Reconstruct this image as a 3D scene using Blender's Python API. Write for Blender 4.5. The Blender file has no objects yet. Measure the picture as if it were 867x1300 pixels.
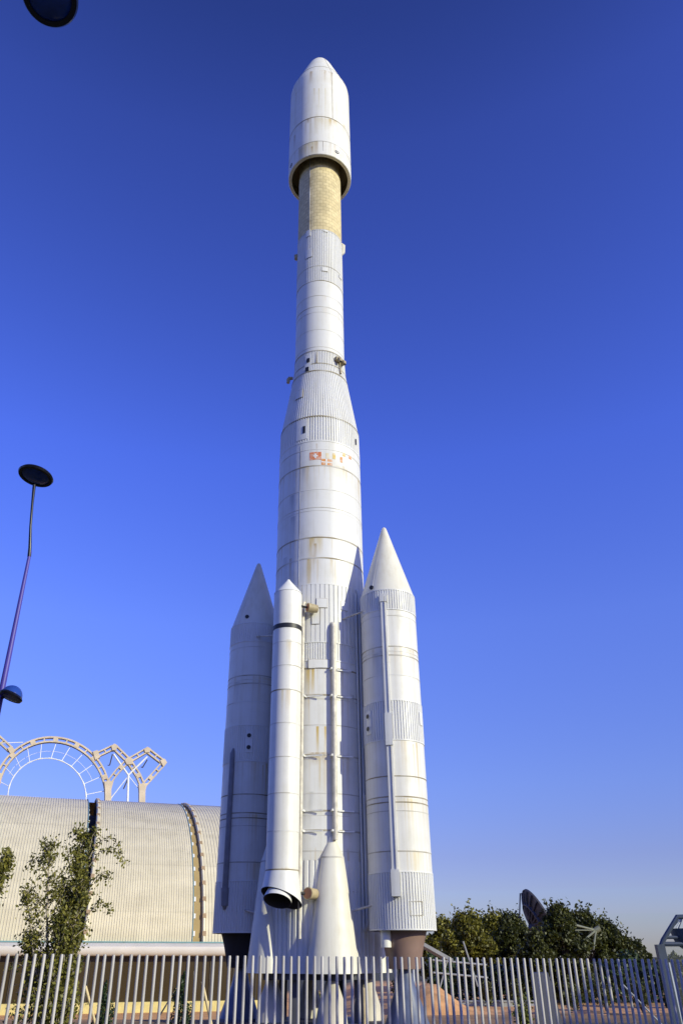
import bpy, math, random
from mathutils import Vector, Matrix
R = math.radians
PI = math.pi
rng = random.Random(7)
sc = bpy.context.scene
COL = sc.collection

# ------------------------------------------------------------------ camera model (used to survey the place from the photo)
F = 980.0; CX = 406.0; CY = 650.0; EYE = 2.0; PITCH = R(29.92)
cP, sP = math.cos(PITCH), math.sin(PITCH)
def ray(px, py):
    a = (px - CX) / F; b = (CY - py) / F
    return Vector((a, cP - sP * b, sP + cP * b))
def at_depth(px, py, Y):
    d = ray(px, py); t = Y / d.y
    return Vector((d.x * t, Y, EYE + d.z * t))
def at_line(px, py, Y0, m):
    d = ray(px, py); t = Y0 / (d.y - m * d.x)
    return Vector((d.x * t, d.y * t, EYE + d.z * t))
def hz(py, Y):                       # height of a point of the vertical plane x=0 seen at row py
    return at_depth(CX, py, Y).z
def on_cyl(px, py, cx, cy, r):       # first hit with a vertical cylinder -> (angle, z) about its axis
    d = ray(px, py); A = d.x**2 + d.y**2; B = -(d.x * cx + d.y * cy); C_ = cx * cx + cy * cy - r * r
    disc = max(B * B - A * C_, 0.0); t = (-B - math.sqrt(disc)) / A
    p = d * t
    return math.atan2(p.y - cy, p.x - cx), EYE + p.z

# ------------------------------------------------------------------ helpers
class MB:
    def __init__(s): s.v = []; s.f = []; s.m = []
    def add(s, vs, fs, mi=0):
        o = len(s.v); s.v += [tuple(v) for v in vs]
        for f in fs: s.f.append([i + o for i in f]); s.m.append(mi)
    def box(s, c, size, mi=0, rot=None):
        hx, hy, hz_ = size[0]/2, size[1]/2, size[2]/2
        vs = [Vector((x, y, z)) for x in (-hx, hx) for y in (-hy, hy) for z in (-hz_, hz_)]
        if rot is not None: vs = [rot @ v for v in vs]
        c = Vector(c)
        s.add([v + c for v in vs], [(0,1,3,2),(4,6,7,5),(0,4,5,1),(2,3,7,6),(0,2,6,4),(1,5,7,3)], mi)
    def beam(s, p, q, w, d, up=(0,0,1), mi=0):   # rectangular bar from p to q; w across 'side', d along 'up'
        p = Vector(p); q = Vector(q); t = (q - p); L = t.length; t.normalize()
        u = Vector(up); sd = t.cross(u)
        if sd.length < 1e-4: sd = t.cross(Vector((1, 0, 0)))
        sd.normalize(); u = sd.cross(t).normalized()
        vs = []
        for e in (p, q):
            for a, b in ((-1,-1),(1,-1),(1,1),(-1,1)):
                vs.append(e + sd * (a * w/2) + u * (b * d/2))
        s.add(vs, [(0,1,2,3),(7,6,5,4),(0,4,5,1),(1,5,6,2),(2,6,7,3),(3,7,4,0)], mi)
    def tube(s, pts, rad, n=10, mi=0, caps=True):
        pts = [Vector(p) for p in pts]
        rs = rad if isinstance(rad, (list, tuple)) else [rad] * len(pts)
        prev = None; vs = []; fs = []
        for i, p in enumerate(pts):
            if i == 0: t = pts[1] - pts[0]
            elif i == len(pts) - 1: t = pts[-1] - pts[-2]
            else: t = pts[i+1] - pts[i-1]
            t.normalize()
            if prev is None:
                a = Vector((0, 0, 1)) if abs(t.z) < .9 else Vector((1, 0, 0))
                u = t.cross(a).normalized()
            else:
                u = (prev - t * prev.dot(t)).normalized()
            prev = u; w = t.cross(u)
            for k in range(n):
                an = 2 * PI * k / n
                vs.append(p + (u * math.cos(an) + w * math.sin(an)) * rs[i])
        for i in range(len(pts) - 1):
            for k in range(n):
                k2 = (k + 1) % n
                fs.append((i*n+k, i*n+k2, (i+1)*n+k2, (i+1)*n+k))
        if caps:
            fs.append(tuple(range(n - 1, -1, -1))); fs.append(tuple((len(pts)-1)*n + k for k in range(n)))
        s.add(vs, fs, mi)
    def lathe(s, prof, n=96, c=(0,0,0), mi=0, ribs=0, depth=.02, duty=.5, close=False, M=None):
        # prof: list of (r, z); ribs: corrugation count
        if ribs:
            angs = []; add = []
            e = .16 * min(duty, 1 - duty) / .5
            for k in range(ribs):
                for f_, a_ in ((0.0, 0), (1 - duty - e, 0), (1 - duty, 1), (1 - e, 1)):
                    angs.append(2 * PI * (k + f_) / ribs); add.append(a_ * depth)
        else:
            angs = [2 * PI * k / n for k in range(n)]; add = [0] * n
        n = len(angs); vs = []; fs = []
        c = Vector(c)
        for (r, z) in prof:
            for a, d in zip(angs, add):
                v = Vector(((r + d) * math.cos(a), (r + d) * math.sin(a), z))
                if M is not None: v = M @ v
                vs.append(v + c)
        for i in range(len(prof) - 1):
            for k in range(n):
                k2 = (k + 1) % n
                fs.append((i*n+k, i*n+k2, (i+1)*n+k2, (i+1)*n+k))
        if close:
            fs.append(tuple(range(n - 1, -1, -1))); fs.append(tuple((len(prof)-1)*n + k for k in range(n)))
        s.add(vs, fs, mi)
    def patch(s, r, a0, a1, z0, z1, th, mi=0, n=6, c=(0,0,0), r2=None):   # a slab lying on a vertical cylinder
        vs = []; fs = []
        c = Vector(c)
        for i in range(n + 1):
            a = a0 + (a1 - a0) * i / n
            for (rr, z) in ((r - .01, z0), (r + th, z0), ((r2 or r) + th, z1), ((r2 or r) - .01, z1)):
                vs.append(Vector((rr * math.cos(a), rr * math.sin(a), z)) + c)
        for i in range(n):
            b = i * 4; d = b + 4
            fs += [(b+1, d+1, d+2, b+2), (b+2, d+2, d+3, b+3), (b, d, d+1, b+1), (b+3, d+3, d, b)]
        fs += [(0, 1, 2, 3), (n*4+3, n*4+2, n*4+1, n*4)]
        s.add(vs, fs, mi)
    def build(s, name, mats, parent=None, loc=(0,0,0), smooth=True, ang=32):
        me = bpy.data.meshes.new(name); me.from_pydata(s.v, [], s.f)
        mats = mats if isinstance(mats, (list, tuple)) else [mats]
        for m in mats: me.materials.append(m)
        me.polygons.foreach_set('material_index', s.m)
        if smooth:
            me.polygons.foreach_set('use_smooth', [True] * len(s.f))
        me.update()
        if smooth and ang: me.set_sharp_from_angle(angle=R(ang))
        o = bpy.data.objects.new(name, me); COL.objects.link(o)
        o.location = loc
        if parent is not None: o.parent = parent
        return o
def tag(o, label=None, cat=None, group=None, kind=None):
    if label: o['label'] = label
    if cat: o['category'] = cat
    if group: o['group'] = group
    if kind: o['kind'] = kind
    return o
def empty(name, loc, label, cat, group=None, rz=0):
    o = bpy.data.objects.new(name, None); COL.objects.link(o); o.location = loc; o.rotation_euler.z = rz
    o.empty_display_size = .2
    return tag(o, label, cat, group)
def copy_tree(o, parent=None):
    c = o.copy(); COL.objects.link(c)
    if parent is not None: c.parent = parent
    for ch in list(o.children): copy_tree(ch, c)
    return c

# ------------------------------------------------------------------ materials
def mat(name):
    m = bpy.data.materials.new(name); m.use_nodes = True
    nt = m.node_tree; b = nt.nodes['Principled BSDF']
    return m, nt, b
def N(nt, t, **kw):
    n = nt.nodes.new(t)
    for k, v in kw.items(): setattr(n, k, v)
    return n
def ramp(nt, stops, interp='LINEAR'):
    n = nt.nodes.new('ShaderNodeValToRGB'); cr = n.color_ramp; cr.interpolation = interp
    cr.elements[0].position = stops[0][0]; cr.elements[1].position = stops[-1][0]
    cr.elements[0].color = stops[0][1]; cr.elements[1].color = stops[-1][1]
    for p, c in stops[1:-1]:
        e = cr.elements.new(p); e.color = c
    return n
def g(v): return (v, v, v, 1)
def simple(name, col, rough=.6, metal=0.0, var=.15, scale=3.0, bump=0.0, bscale=30.0):
    m, nt, b = mat(name); L = nt.links
    tc = N(nt, 'ShaderNodeTexCoord'); nz = N(nt, 'ShaderNodeTexNoise'); nz.inputs['Scale'].default_value = scale
    nz.inputs['Detail'].default_value = 6
    L.new(tc.outputs['Object'], nz.inputs['Vector'])
    lo = tuple(c * (1 - var) for c in col[:3]) + (1,); hi = tuple(min(1, c * (1 + var)) for c in col[:3]) + (1,)
    rp = ramp(nt, [(.3, lo), (.7, hi)])
    L.new(nz.outputs['Fac'], rp.inputs['Fac']); L.new(rp.outputs['Color'], b.inputs['Base Color'])
    b.inputs['Roughness'].default_value = rough; b.inputs['Metallic'].default_value = metal
    if bump:
        n2 = N(nt, 'ShaderNodeTexNoise'); n2.inputs['Scale'].default_value = bscale
        L.new(tc.outputs['Object'], n2.inputs['Vector'])
        bp = N(nt, 'ShaderNodeBump'); bp.inputs['Strength'].default_value = bump; bp.inputs['Distance'].default_value = .02
        L.new(n2.outputs['Fac'], bp.inputs['Height']); L.new(bp.outputs['Normal'], b.inputs['Normal'])
    return m
def seam_mat(name, col, base=(.70, .69, .66), lo=.40, hi=.62):
    m, nt, b = mat(name); L = nt.links
    tc = N(nt, 'ShaderNodeTexCoord'); nz = N(nt, 'ShaderNodeTexNoise'); nz.inputs['Scale'].default_value = .75; nz.inputs['Detail'].default_value = 5
    L.new(tc.outputs['Object'], nz.inputs['Vector'])
    rp = ramp(nt, [(lo, base + (1,)), (hi, col + (1,))]); L.new(nz.outputs['Fac'], rp.inputs['Fac']); L.new(rp.outputs['Color'], b.inputs['Base Color'])
    b.inputs['Roughness'].default_value = .75
    return m
def flagmat(name, col):
    m, nt, b = mat(name); L = nt.links
    tc = N(nt, 'ShaderNodeTexCoord'); nz = N(nt, 'ShaderNodeTexNoise'); nz.inputs['Scale'].default_value = 7; nz.inputs['Detail'].default_value = 7; nz.inputs['Roughness'].default_value = .7
    L.new(tc.outputs['Object'], nz.inputs['Vector'])
    f = tuple(c * .55 + w_ * .45 for c, w_ in zip(col, (.74, .72, .66)))
    rp = ramp(nt, [(.44, col + (1,)), (.58, f + (1,)), (.68, (.74, .72, .67, 1))]); L.new(nz.outputs['Fac'], rp.inputs['Fac']); L.new(rp.outputs['Color'], b.inputs['Base Color'])
    b.inputs['Roughness'].default_value = .7
    return m
def paint(name, base, dirt, rust, rings=(), zlo=0., zhi=1., fade=.9, dirt_amt=.5, rust_amt=.9, rough=.42, streaks=()):
    """weathered paint: cloudy dirt, vertical drip streaks, rust runs hanging from the given ring heights"""
    m, nt, b = mat(name); L = nt.links
    tc = N(nt, 'ShaderNodeTexCoord'); sx = N(nt, 'ShaderNodeSeparateXYZ'); L.new(tc.outputs['Object'], sx.inputs[0])
    mp = N(nt, 'ShaderNodeMapping'); mp.inputs['Scale'].default_value = (5.5, 5.5, .10); L.new(tc.outputs['Object'], mp.inputs['Vector'])
    st = N(nt, 'ShaderNodeTexNoise'); st.inputs['Scale'].default_value = 1.0; st.inputs['Detail'].default_value = 5; st.inputs['Roughness'].default_value = .62
    L.new(mp.outputs[0], st.inputs['Vector'])
    cl = N(nt, 'ShaderNodeTexNoise'); cl.inputs['Scale'].default_value = .9; cl.inputs['Detail'].default_value = 8; cl.inputs['Roughness'].default_value = .65
    L.new(tc.outputs['Object'], cl.inputs['Vector'])
    mul = N(nt, 'ShaderNodeMath', operation='MULTIPLY'); L.new(st.outputs['Fac'], mul.inputs[0]); L.new(cl.outputs['Fac'], mul.inputs[1])
    r1 = ramp(nt, [(.20, g(0)), (.42, g(dirt_amt))]); L.new(mul.outputs[0], r1.inputs['Fac'])
    mx = N(nt, 'ShaderNodeMix', data_type='RGBA'); L.new(r1.outputs['Color'], mx.inputs['Factor'])
    mx.inputs['A'].default_value = base; mx.inputs['B'].default_value = dirt
    out = mx.outputs['Result']
    # plate to plate tone
    if rings:
        stops = [(0, g(0))]
        span = zhi - zlo
        for z in sorted(rings):
            p1 = (z - zlo) / span; p0 = max((z - fade - zlo) / span, stops[-1][0] + .0006)
            if p1 <= p0 + .001 or p1 >= .998 or len(stops) > 27: continue
            stops += [(p0, g(0)), (p1, g(1)), (p1 + .0008, g(0))]
        stops.append((1, g(0)))
        mr = N(nt, 'ShaderNodeMapRange'); mr.inputs['From Min'].default_value = zlo; mr.inputs['From Max'].default_value = zhi
        L.new(sx.outputs['Z'], mr.inputs['Value'])
        rr = ramp(nt, stops); L.new(mr.outputs[0], rr.inputs['Fac'])
        mp2 = N(nt, 'ShaderNodeMapping'); mp2.inputs['Scale'].default_value = (3.1, 3.1, .05); L.new(tc.outputs['Object'], mp2.inputs['Vector'])
        s2 = N(nt, 'ShaderNodeTexNoise'); s2.inputs['Scale'].default_value = 1.7; s2.inputs['Detail'].default_value = 6; s2.inputs['Roughness'].default_value = .7
        L.new(mp2.outputs[0], s2.inputs['Vector'])
        r2 = ramp(nt, [(.52, g(0)), (.66, g(rust_amt))]); L.new(s2.outputs['Fac'], r2.inputs['Fac'])
        m2 = N(nt, 'ShaderNodeMath', operation='MULTIPLY'); L.new(rr.outputs['Color'], m2.inputs[0]); L.new(r2.outputs['Color'], m2.inputs[1])
        mx2 = N(nt, 'ShaderNodeMix', data_type='RGBA'); L.new(m2.outputs[0], mx2.inputs['Factor'])
        L.new(out, mx2.inputs['A']); mx2.inputs['B'].default_value = rust
        out = mx2.outputs['Result']
    # individual rust runs: (angle, z top, length, half width in metres, strength, radius, colour)
    if streaks:
        at_ = N(nt, 'ShaderNodeMath', operation='ARCTAN2'); L.new(sx.outputs['Y'], at_.inputs[0]); L.new(sx.outputs['X'], at_.inputs[1])
        n3 = N(nt, 'ShaderNodeTexNoise'); n3.inputs['Scale'].default_value = 1.6; n3.inputs['Detail'].default_value = 6
        mp3 = N(nt, 'ShaderNodeMapping'); mp3.inputs['Scale'].default_value = (4, 4, .5); L.new(tc.outputs['Object'], mp3.inputs['Vector']); L.new(mp3.outputs[0], n3.inputs['Vector'])
        wob = ramp(nt, [(.32, g(.25)), (.58, g(1))]); L.new(n3.outputs['Fac'], wob.inputs['Fac'])
        for (a0, zt, ln, hw, st_, rad, colr) in streaks:
            d = N(nt, 'ShaderNodeMath', operation='SUBTRACT'); L.new(at_.outputs[0], d.inputs[0]); d.inputs[1].default_value = a0
            ab = N(nt, 'ShaderNodeMath', operation='ABSOLUTE'); L.new(d.outputs[0], ab.inputs[0])
            mr1 = N(nt, 'ShaderNodeMapRange', interpolation_type='SMOOTHSTEP'); mr1.inputs['From Min'].default_value = hw * 1.15 / rad; mr1.inputs['From Max'].default_value = hw * .2 / rad; L.new(ab.outputs[0], mr1.inputs['Value'])
            mr2 = N(nt, 'ShaderNodeMapRange'); mr2.inputs['From Min'].default_value = zt - ln; mr2.inputs['From Max'].default_value = zt; mr2.inputs['To Max'].default_value = min(1.15, st_ * 1.45); L.new(sx.outputs['Z'], mr2.inputs['Value'])
            lt = N(nt, 'ShaderNodeMath', operation='LESS_THAN'); L.new(sx.outputs['Z'], lt.inputs[0]); lt.inputs[1].default_value = zt
            p1 = N(nt, 'ShaderNodeMath', operation='MULTIPLY'); L.new(mr1.outputs[0], p1.inputs[0]); L.new(mr2.outputs[0], p1.inputs[1])
            p2 = N(nt, 'ShaderNodeMath', operation='MULTIPLY'); L.new(p1.outputs[0], p2.inputs[0]); L.new(lt.outputs[0], p2.inputs[1])
            p3 = N(nt, 'ShaderNodeMath', operation='MULTIPLY'); L.new(p2.outputs[0], p3.inputs[0]); L.new(wob.outputs['Color'], p3.inputs[1])
            mxs = N(nt, 'ShaderNodeMix', data_type='RGBA'); L.new(p3.outputs[0], mxs.inputs['Factor']); L.new(out, mxs.inputs['A']); mxs.inputs['B'].default_value = colr
            out = mxs.outputs['Result']
    L.new(out, b.inputs['Base Color'])
    rrn = ramp(nt, [(.3, g(rough - .08)), (.7, g(rough + .15))]); L.new(cl.outputs['Fac'], rrn.inputs['Fac']); L.new(rrn.outputs['Color'], b.inputs['Roughness'])
    bp = N(nt, 'ShaderNodeBump'); bp.inputs['Strength'].default_value = .12; bp.inputs['Distance'].default_value = .05
    L.new(cl.outputs['Fac'], bp.inputs['Height']); L.new(bp.outputs['Normal'], b.inputs['Normal'])
    return m
def leafmat(name, dark, light, trans=.25):
    m, nt, b = mat(name); L = nt.links
    ge = N(nt, 'ShaderNodeNewGeometry')
    tc = N(nt, 'ShaderNodeTexCoord'); nz = N(nt, 'ShaderNodeTexNoise'); nz.inputs['Scale'].default_value = .55; nz.inputs['Detail'].default_value = 3
    L.new(tc.outputs['Object'], nz.inputs['Vector'])
    ad = N(nt, 'ShaderNodeMath', operation='MULTIPLY_ADD'); L.new(ge.outputs['Random Per Island'], ad.inputs[0]); ad.inputs[1].default_value = .6
    sb = N(nt, 'ShaderNodeMath', operation='MULTIPLY'); L.new(nz.outputs['Fac'], sb.inputs[0]); sb.inputs[1].default_value = .5
    L.new(sb.outputs[0], ad.inputs[2])
    rp = ramp(nt, [(.15, dark), (.9, light)]); L.new(ad.outputs[0], rp.inputs['Fac'])
    L.new(rp.outputs['Color'], b.inputs['Base Color']); b.inputs['Roughness'].default_value = .5
    tr = N(nt, 'ShaderNodeBsdfTranslucent'); L.new(rp.outputs['Color'], tr.inputs['Color'])
    ms = N(nt, 'ShaderNodeMixShader'); ms.inputs[0].default_value = trans
    out = nt.nodes['Material Output']
    L.new(b.outputs[0], ms.inputs[1]); L.new(tr.outputs[0], ms.inputs[2]); L.new(ms.outputs[0], out.inputs['Surface'])
    return m

RUST = (.52, .36, .11, 1); DIRT = (.50, .47, .38, 1); WHITE = (.74, .735, .71, 1)
M = {}
M['seam'] = seam_mat('seam_grime', (.27, .22, .13), lo=.30, hi=.60)
M['seam_pale'] = seam_mat('seam_pale', (.45, .42, .36), lo=.40, hi=.62)
M['black'] = simple('black_paint', (.012, .012, .016), .5)
M['near_black'] = simple('near_black', (.02, .018, .02), .8)  # one near-black for undersides, nozzle insides and the left booster's cowl
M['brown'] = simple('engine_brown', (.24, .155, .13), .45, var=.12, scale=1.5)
M['cream'] = paint('cream_paint', (.74, .71, .60, 1), (.56, .50, .36, 1), RUST, dirt_amt=.55)
M['plain_white'] = paint('weathered_white', WHITE, DIRT, RUST, dirt_amt=.4)
M['fairing_cone'] = paint('engine_fairing_paint', (.72, .695, .61, 1), (.55, .50, .39, 1), RUST, dirt_amt=.5)
M['pedestal'] = simple('pedestal_blue_grey', (.10, .12, .19), .4, var=.2)
M['bell'] = simple('nozzle_bell', (.56, .51, .42), .6, var=.2, scale=1.2)
M['tan_metal'] = simple('tan_fitting', (.42, .34, .2), .6, var=.25)
M['pipe'] = simple('pipe_paint', (.60, .56, .48), .5, var=.22, scale=5)
M['red'] = flagmat('flag_red', (.66, .19, .06))
M['orange'] = flagmat('flag_orange', (.66, .27, .07))
M['yellow'] = flagmat('flag_yellow', (.70, .50, .14))
M['pale'] = flagmat('flag_pale', (.72, .62, .42))
M['white_flat'] = simple('flag_white', (.74, .73, .70), .6, var=.08)
m, nt, b = mat('post_paint'); L_ = nt.links
tc = N(nt, 'ShaderNodeTexCoord'); oi = N(nt, 'ShaderNodeObjectInfo')
vm = N(nt, 'ShaderNodeVectorMath', operation='MULTIPLY_ADD'); L_.new(oi.outputs['Random'], vm.inputs[0]); vm.inputs[1].default_value = (40, 40, 40); L_.new(tc.outputs['Object'], vm.inputs[2])
mp = N(nt, 'ShaderNodeMapping'); mp.inputs['Scale'].default_value = (16, 16, 2.2); L_.new(vm.outputs[0], mp.inputs[0])
nz = N(nt, 'ShaderNodeTexNoise'); nz.inputs['Scale'].default_value = 1; nz.inputs['Detail'].default_value = 8; nz.inputs['Roughness'].default_value = .7; L_.new(mp.outputs[0], nz.inputs['Vector'])
rp = ramp(nt, [(.27, (.30, .22, .15, 1)), (.36, (.42, .39, .36, 1)), (.5, (.47, .445, .43, 1)), (.75, (.53, .51, .49, 1))]); L_.new(nz.outputs['Fac'], rp.inputs['Fac'])
mr = N(nt, 'ShaderNodeMapRange'); mr.inputs['To Min'].default_value = .78; mr.inputs['To Max'].default_value = 1.08; L_.new(oi.outputs['Random'], mr.inputs['Value'])
mx = N(nt, 'ShaderNodeMix', data_type='RGBA', blend_type='MULTIPLY'); mx.inputs['Factor'].default_value = 1; L_.new(rp.outputs['Color'], mx.inputs['A']); L_.new(mr.outputs[0], mx.inputs['B'])
L_.new(mx.outputs['Result'], b.inputs['Base Color']); b.inputs['Roughness'].default_value = .45
M['post'] = m
M['lamp_pole'] = simple('lamp_violet', (.065, .045, .32), .5, var=.12)
M['lamp_shell'] = simple('lamp_blue_shell', (.02, .06, .30), .15, var=.1)
M['lamp_rim'] = simple('lamp_rim_black', (.006, .006, .01), .3)
M['lamp_glass'] = simple('lamp_dark_glass', (.01, .045, .26), .12, var=.3, scale=5)  # blue of the reflected sky is put into the glass colour
M['lamp_reflector'] = simple('lamp_grey_diffuser', (.16, .16, .17), .4)
M['band'] = simple('eave_white', (.64, .60, .57), .5, var=.05, scale=.8)
M['teal'] = simple('gutter_teal', (.16, .30, .32), .5)
M['wood'] = simple('stake_wood', (.62, .49, .26), .7, var=.2)
M['yellow_wall'] = simple('yellow_render', (.66, .56, .23), .8, var=.12, bump=.3)
M['soil'] = simple('orange_soil', (.64, .335, .14), .95, var=.25, scale=1.4, bump=.6, bscale=12)
M['grey_wall'] = simple('grey_block', (.30, .31, .33), .8, var=.15)
M['slate_panel'] = simple('slate_panel', (.05, .053, .075), .6, var=.12)  # darkened so the colour holds the information panel's shade
M['duct_grey'] = simple('duct_grey', (.21, .21, .23), .6)
M['dish'] = simple('dish_grey', (.065, .06, .065), .6, var=.2)
M['strut'] = simple('dish_strut', (.17, .175, .12), .5, var=.15)
M['steel_blue'] = simple('gantry_steel', (.05, .068, .105), .4, var=.15)
M['steel_light'] = simple('gantry_light', (.50, .54, .60), .4)
M['bucket'] = simple('bucket_grey', (.09, .12, .13), .5)
M['stone'] = simple('arch_stone', (.60, .49, .36), .8, var=.16, scale=.9, bump=.2)
M['stone_joint'] = simple('arch_joint', (.30, .21, .14), .8)
M['white_steel'] = simple('white_steel', (.78, .78, .78), .4, var=.04)
M['bark'] = simple('pale_bark', (.40, .34, .27), .9, var=.35, scale=6, bump=.6)
M['dark_bark'] = simple('dark_bark', (.11, .085, .06), .9, var=.3, scale=6, bump=.6)
M['strip_floor'] = simple('valley_tan', (.36, .26, .11), .7, var=.15, scale=.8)
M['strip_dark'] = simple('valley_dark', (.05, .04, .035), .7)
M['valley_block'] = simple('valley_block', (.36, .25, .15), .7)
M['leaf_poplar'] = leafmat('leaf_poplar', (.045, .058, .008, 1), (.34, .31, .06, 1), .3)
M['leaf_dark'] = leafmat('leaf_dark', (.014, .021, .004, 1), (.105, .112, .018, 1), .22)
M['leaf_olive'] = leafmat('leaf_olive', (.045, .048, .006, 1), (.27, .245, .028, 1), .25)
M['leaf_cypress'] = leafmat('leaf_cypress', (.012, .030, .010, 1), (.045, .075, .02, 1), .15)
M['leaf_bright'] = leafmat('leaf_bright', (.08, .10, .015, 1), (.24, .25, .05, 1), .3)
M['white_pal'] = None

# glass of the pavilion wall
m, nt, b = mat('bronze_glass'); b.inputs['Base Color'].default_value = (.045, .030, .010, 1); b.inputs['Roughness'].default_value = .25
M['bronze_glass'] = m
m, nt, b = mat('smoked_screen'); L_ = nt.links
tr = N(nt, 'ShaderNodeBsdfTransparent'); tr.inputs[0].default_value = (.93, .95, .96, 1)
ms = N(nt, 'ShaderNodeMixShader'); ms.inputs[0].default_value = .05; b.inputs['Base Color'].default_value = (.6, .65, .68, 1); b.inputs['Roughness'].default_value = .2
L_.new(tr.outputs[0], ms.inputs[1]); L_.new(b.outputs[0], ms.inputs[2]); L_.new(ms.outputs[0], nt.nodes['Material Output'].inputs['Surface'])
M['screen'] = m
# pavilion roof: long standing-seam sheets with faint weather bands
m, nt, b = mat('roof_sheet'); L_ = nt.links
tc = N(nt, 'ShaderNodeTexCoord'); mp = N(nt, 'ShaderNodeMapping'); mp.inputs['Scale'].default_value = (.5, .5, 2.2)
nz = N(nt, 'ShaderNodeTexNoise'); nz.inputs['Scale'].default_value = .8; nz.inputs['Detail'].default_value = 6
L_.new(tc.outputs['Object'], mp.inputs[0]); L_.new(mp.outputs[0], nz.inputs['Vector'])
rp = ramp(nt, [(.3, (.60, .54, .40, 1)), (.7, (.70, .635, .48, 1))]); L_.new(nz.outputs['Fac'], rp.inputs['Fac'])
sx = N(nt, 'ShaderNodeSeparateXYZ'); L_.new(tc.outputs['Object'], sx.inputs[0])
zd_ = N(nt, 'ShaderNodeMath', operation='DIVIDE'); L_.new(sx.outputs['Z'], zd_.inputs[0]); zd_.inputs[1].default_value = 13
lap = ramp(nt, [(0, g(1)), (.335, g(1)), (.339, g(.86)), (.343, g(.97)), (.55, g(1)), (.554, g(.86)), (.558, g(.96)), (.74, g(1)), (.743, g(.85)), (.747, g(.97)), (.86, g(1)), (.863, g(.86)), (.867, g(.98)), (1, g(1))]); L_.new(zd_.outputs[0], lap.inputs['Fac'])
mp2 = N(nt, 'ShaderNodeMapping'); mp2.inputs['Scale'].default_value = (1.6, 1.6, .14); L_.new(tc.outputs['Object'], mp2.inputs[0])
n2 = N(nt, 'ShaderNodeTexNoise'); n2.inputs['Scale'].default_value = 1.2; n2.inputs['Detail'].default_value = 7; L_.new(mp2.outputs[0], n2.inputs['Vector'])
r2 = ramp(nt, [(.34, g(.93)), (.55, g(1))]); L_.new(n2.outputs['Fac'], r2.inputs['Fac'])
ma = N(nt, 'ShaderNodeMix', data_type='RGBA', blend_type='MULTIPLY'); ma.inputs['Factor'].default_value = 1; L_.new(rp.outputs['Color'], ma.inputs['A']); L_.new(lap.outputs['Color'], ma.inputs['B'])
mb_ = N(nt, 'ShaderNodeMix', data_type='RGBA', blend_type='MULTIPLY'); mb_.inputs['Factor'].default_value = 1; L_.new(ma.outputs['Result'], mb_.inputs['A']); L_.new(r2.outputs['Color'], mb_.inputs['B'])
L_.new(mb_.outputs['Result'], b.inputs['Base Color']); b.inputs['Roughness'].default_value = .5; b.inputs['Metallic'].default_value = .0
M['roof'] = m
# tan insulation tiles of the third stage
m, nt, b = mat('insulation_tiles'); L_ = nt.links
tc = N(nt, 'ShaderNodeTexCoord'); sx = N(nt, 'ShaderNodeSeparateXYZ'); L_.new(tc.outputs['Object'], sx.inputs[0])
at = N(nt, 'ShaderNodeMath', operation='ARCTAN2'); L_.new(sx.outputs['Y'], at.inputs[0]); L_.new(sx.outputs['X'], at.inputs[1])
ml = N(nt, 'ShaderNodeMath', operation='MULTIPLY'); L_.new(at.outputs[0], ml.inputs[0]); ml.inputs[1].default_value = 1.27
cb = N(nt, 'ShaderNodeCombineXYZ'); L_.new(ml.outputs[0], cb.inputs['X']); L_.new(sx.outputs['Z'], cb.inputs['Y'])
bk = N(nt, 'ShaderNodeTexBrick'); L_.new(cb.outputs[0], bk.inputs['Vector']); bk.inputs['Scale'].default_value = 1.0
bk.inputs['Brick Width'].default_value = .36; bk.inputs['Row Height'].default_value = .27; bk.inputs['Mortar Size'].default_value = .016; bk.offset = 0.5
bk.inputs['Color1'].default_value = (.80, .67, .38, 1); bk.inputs['Color2'].default_value = (.68, .56, .31, 1); bk.inputs['Mortar'].default_value = (.53, .43, .24, 1)
nz = N(nt, 'ShaderNodeTexNoise'); nz.inputs['Scale'].default_value = 1.3; nz.inputs['Detail'].default_value = 9; L_.new(tc.outputs['Object'], nz.inputs['Vector'])
mx = N(nt, 'ShaderNodeMix', data_type='RGBA', blend_type='MULTIPLY'); mx.inputs['Factor'].default_value = 1
rp = ramp(nt, [(.3, g(.80)), (.62, g(1.0))]); L_.new(nz.outputs['Fac'], rp.inputs['Fac'])
L_.new(bk.outputs['Color'], mx.inputs['A']); L_.new(rp.outputs['Color'], mx.inputs['B']); L_.new(mx.outputs['Result'], b.inputs['Base Color'])
b.inputs['Roughness'].default_value = .85
bp = N(nt, 'ShaderNodeBump'); bp.inputs['Strength'].default_value = .5; bp.inputs['Distance'].default_value = .03; L_.new(bk.outputs['Fac'], bp.inputs['Height']); bp.invert = True
L_.new(bp.outputs['Normal'], b.inputs['Normal'])
M['tiles'] = m
# ground: orange soil near the pavilion, rest darkened to olive turf to cut bounced light
m, nt, b = mat('ground_soil'); L_ = nt.links
ge = N(nt, 'ShaderNodeNewGeometry'); sx = N(nt, 'ShaderNodeSeparateXYZ'); L_.new(ge.outputs['Position'], sx.inputs[0])
d0 = N(nt, 'ShaderNodeVectorMath', operation='DISTANCE'); L_.new(ge.outputs['Position'], d0.inputs[0]); d0.inputs[1].default_value = (-3, 58, 0)
nz = N(nt, 'ShaderNodeTexNoise'); nz.inputs['Scale'].default_value = .25; nz.inputs['Detail'].default_value = 6; L_.new(ge.outputs['Position'], nz.inputs['Vector'])
n2 = N(nt, 'ShaderNodeTexNoise'); n2.inputs['Scale'].default_value = 2.2; n2.inputs['Detail'].default_value = 9; L_.new(ge.outputs['Position'], n2.inputs['Vector'])
ad = N(nt, 'ShaderNodeMath', operation='MULTIPLY_ADD'); L_.new(nz.outputs['Fac'], ad.inputs[0]); ad.inputs[1].default_value = 12; L_.new(d0.outputs['Value'], ad.inputs[2])
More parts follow.
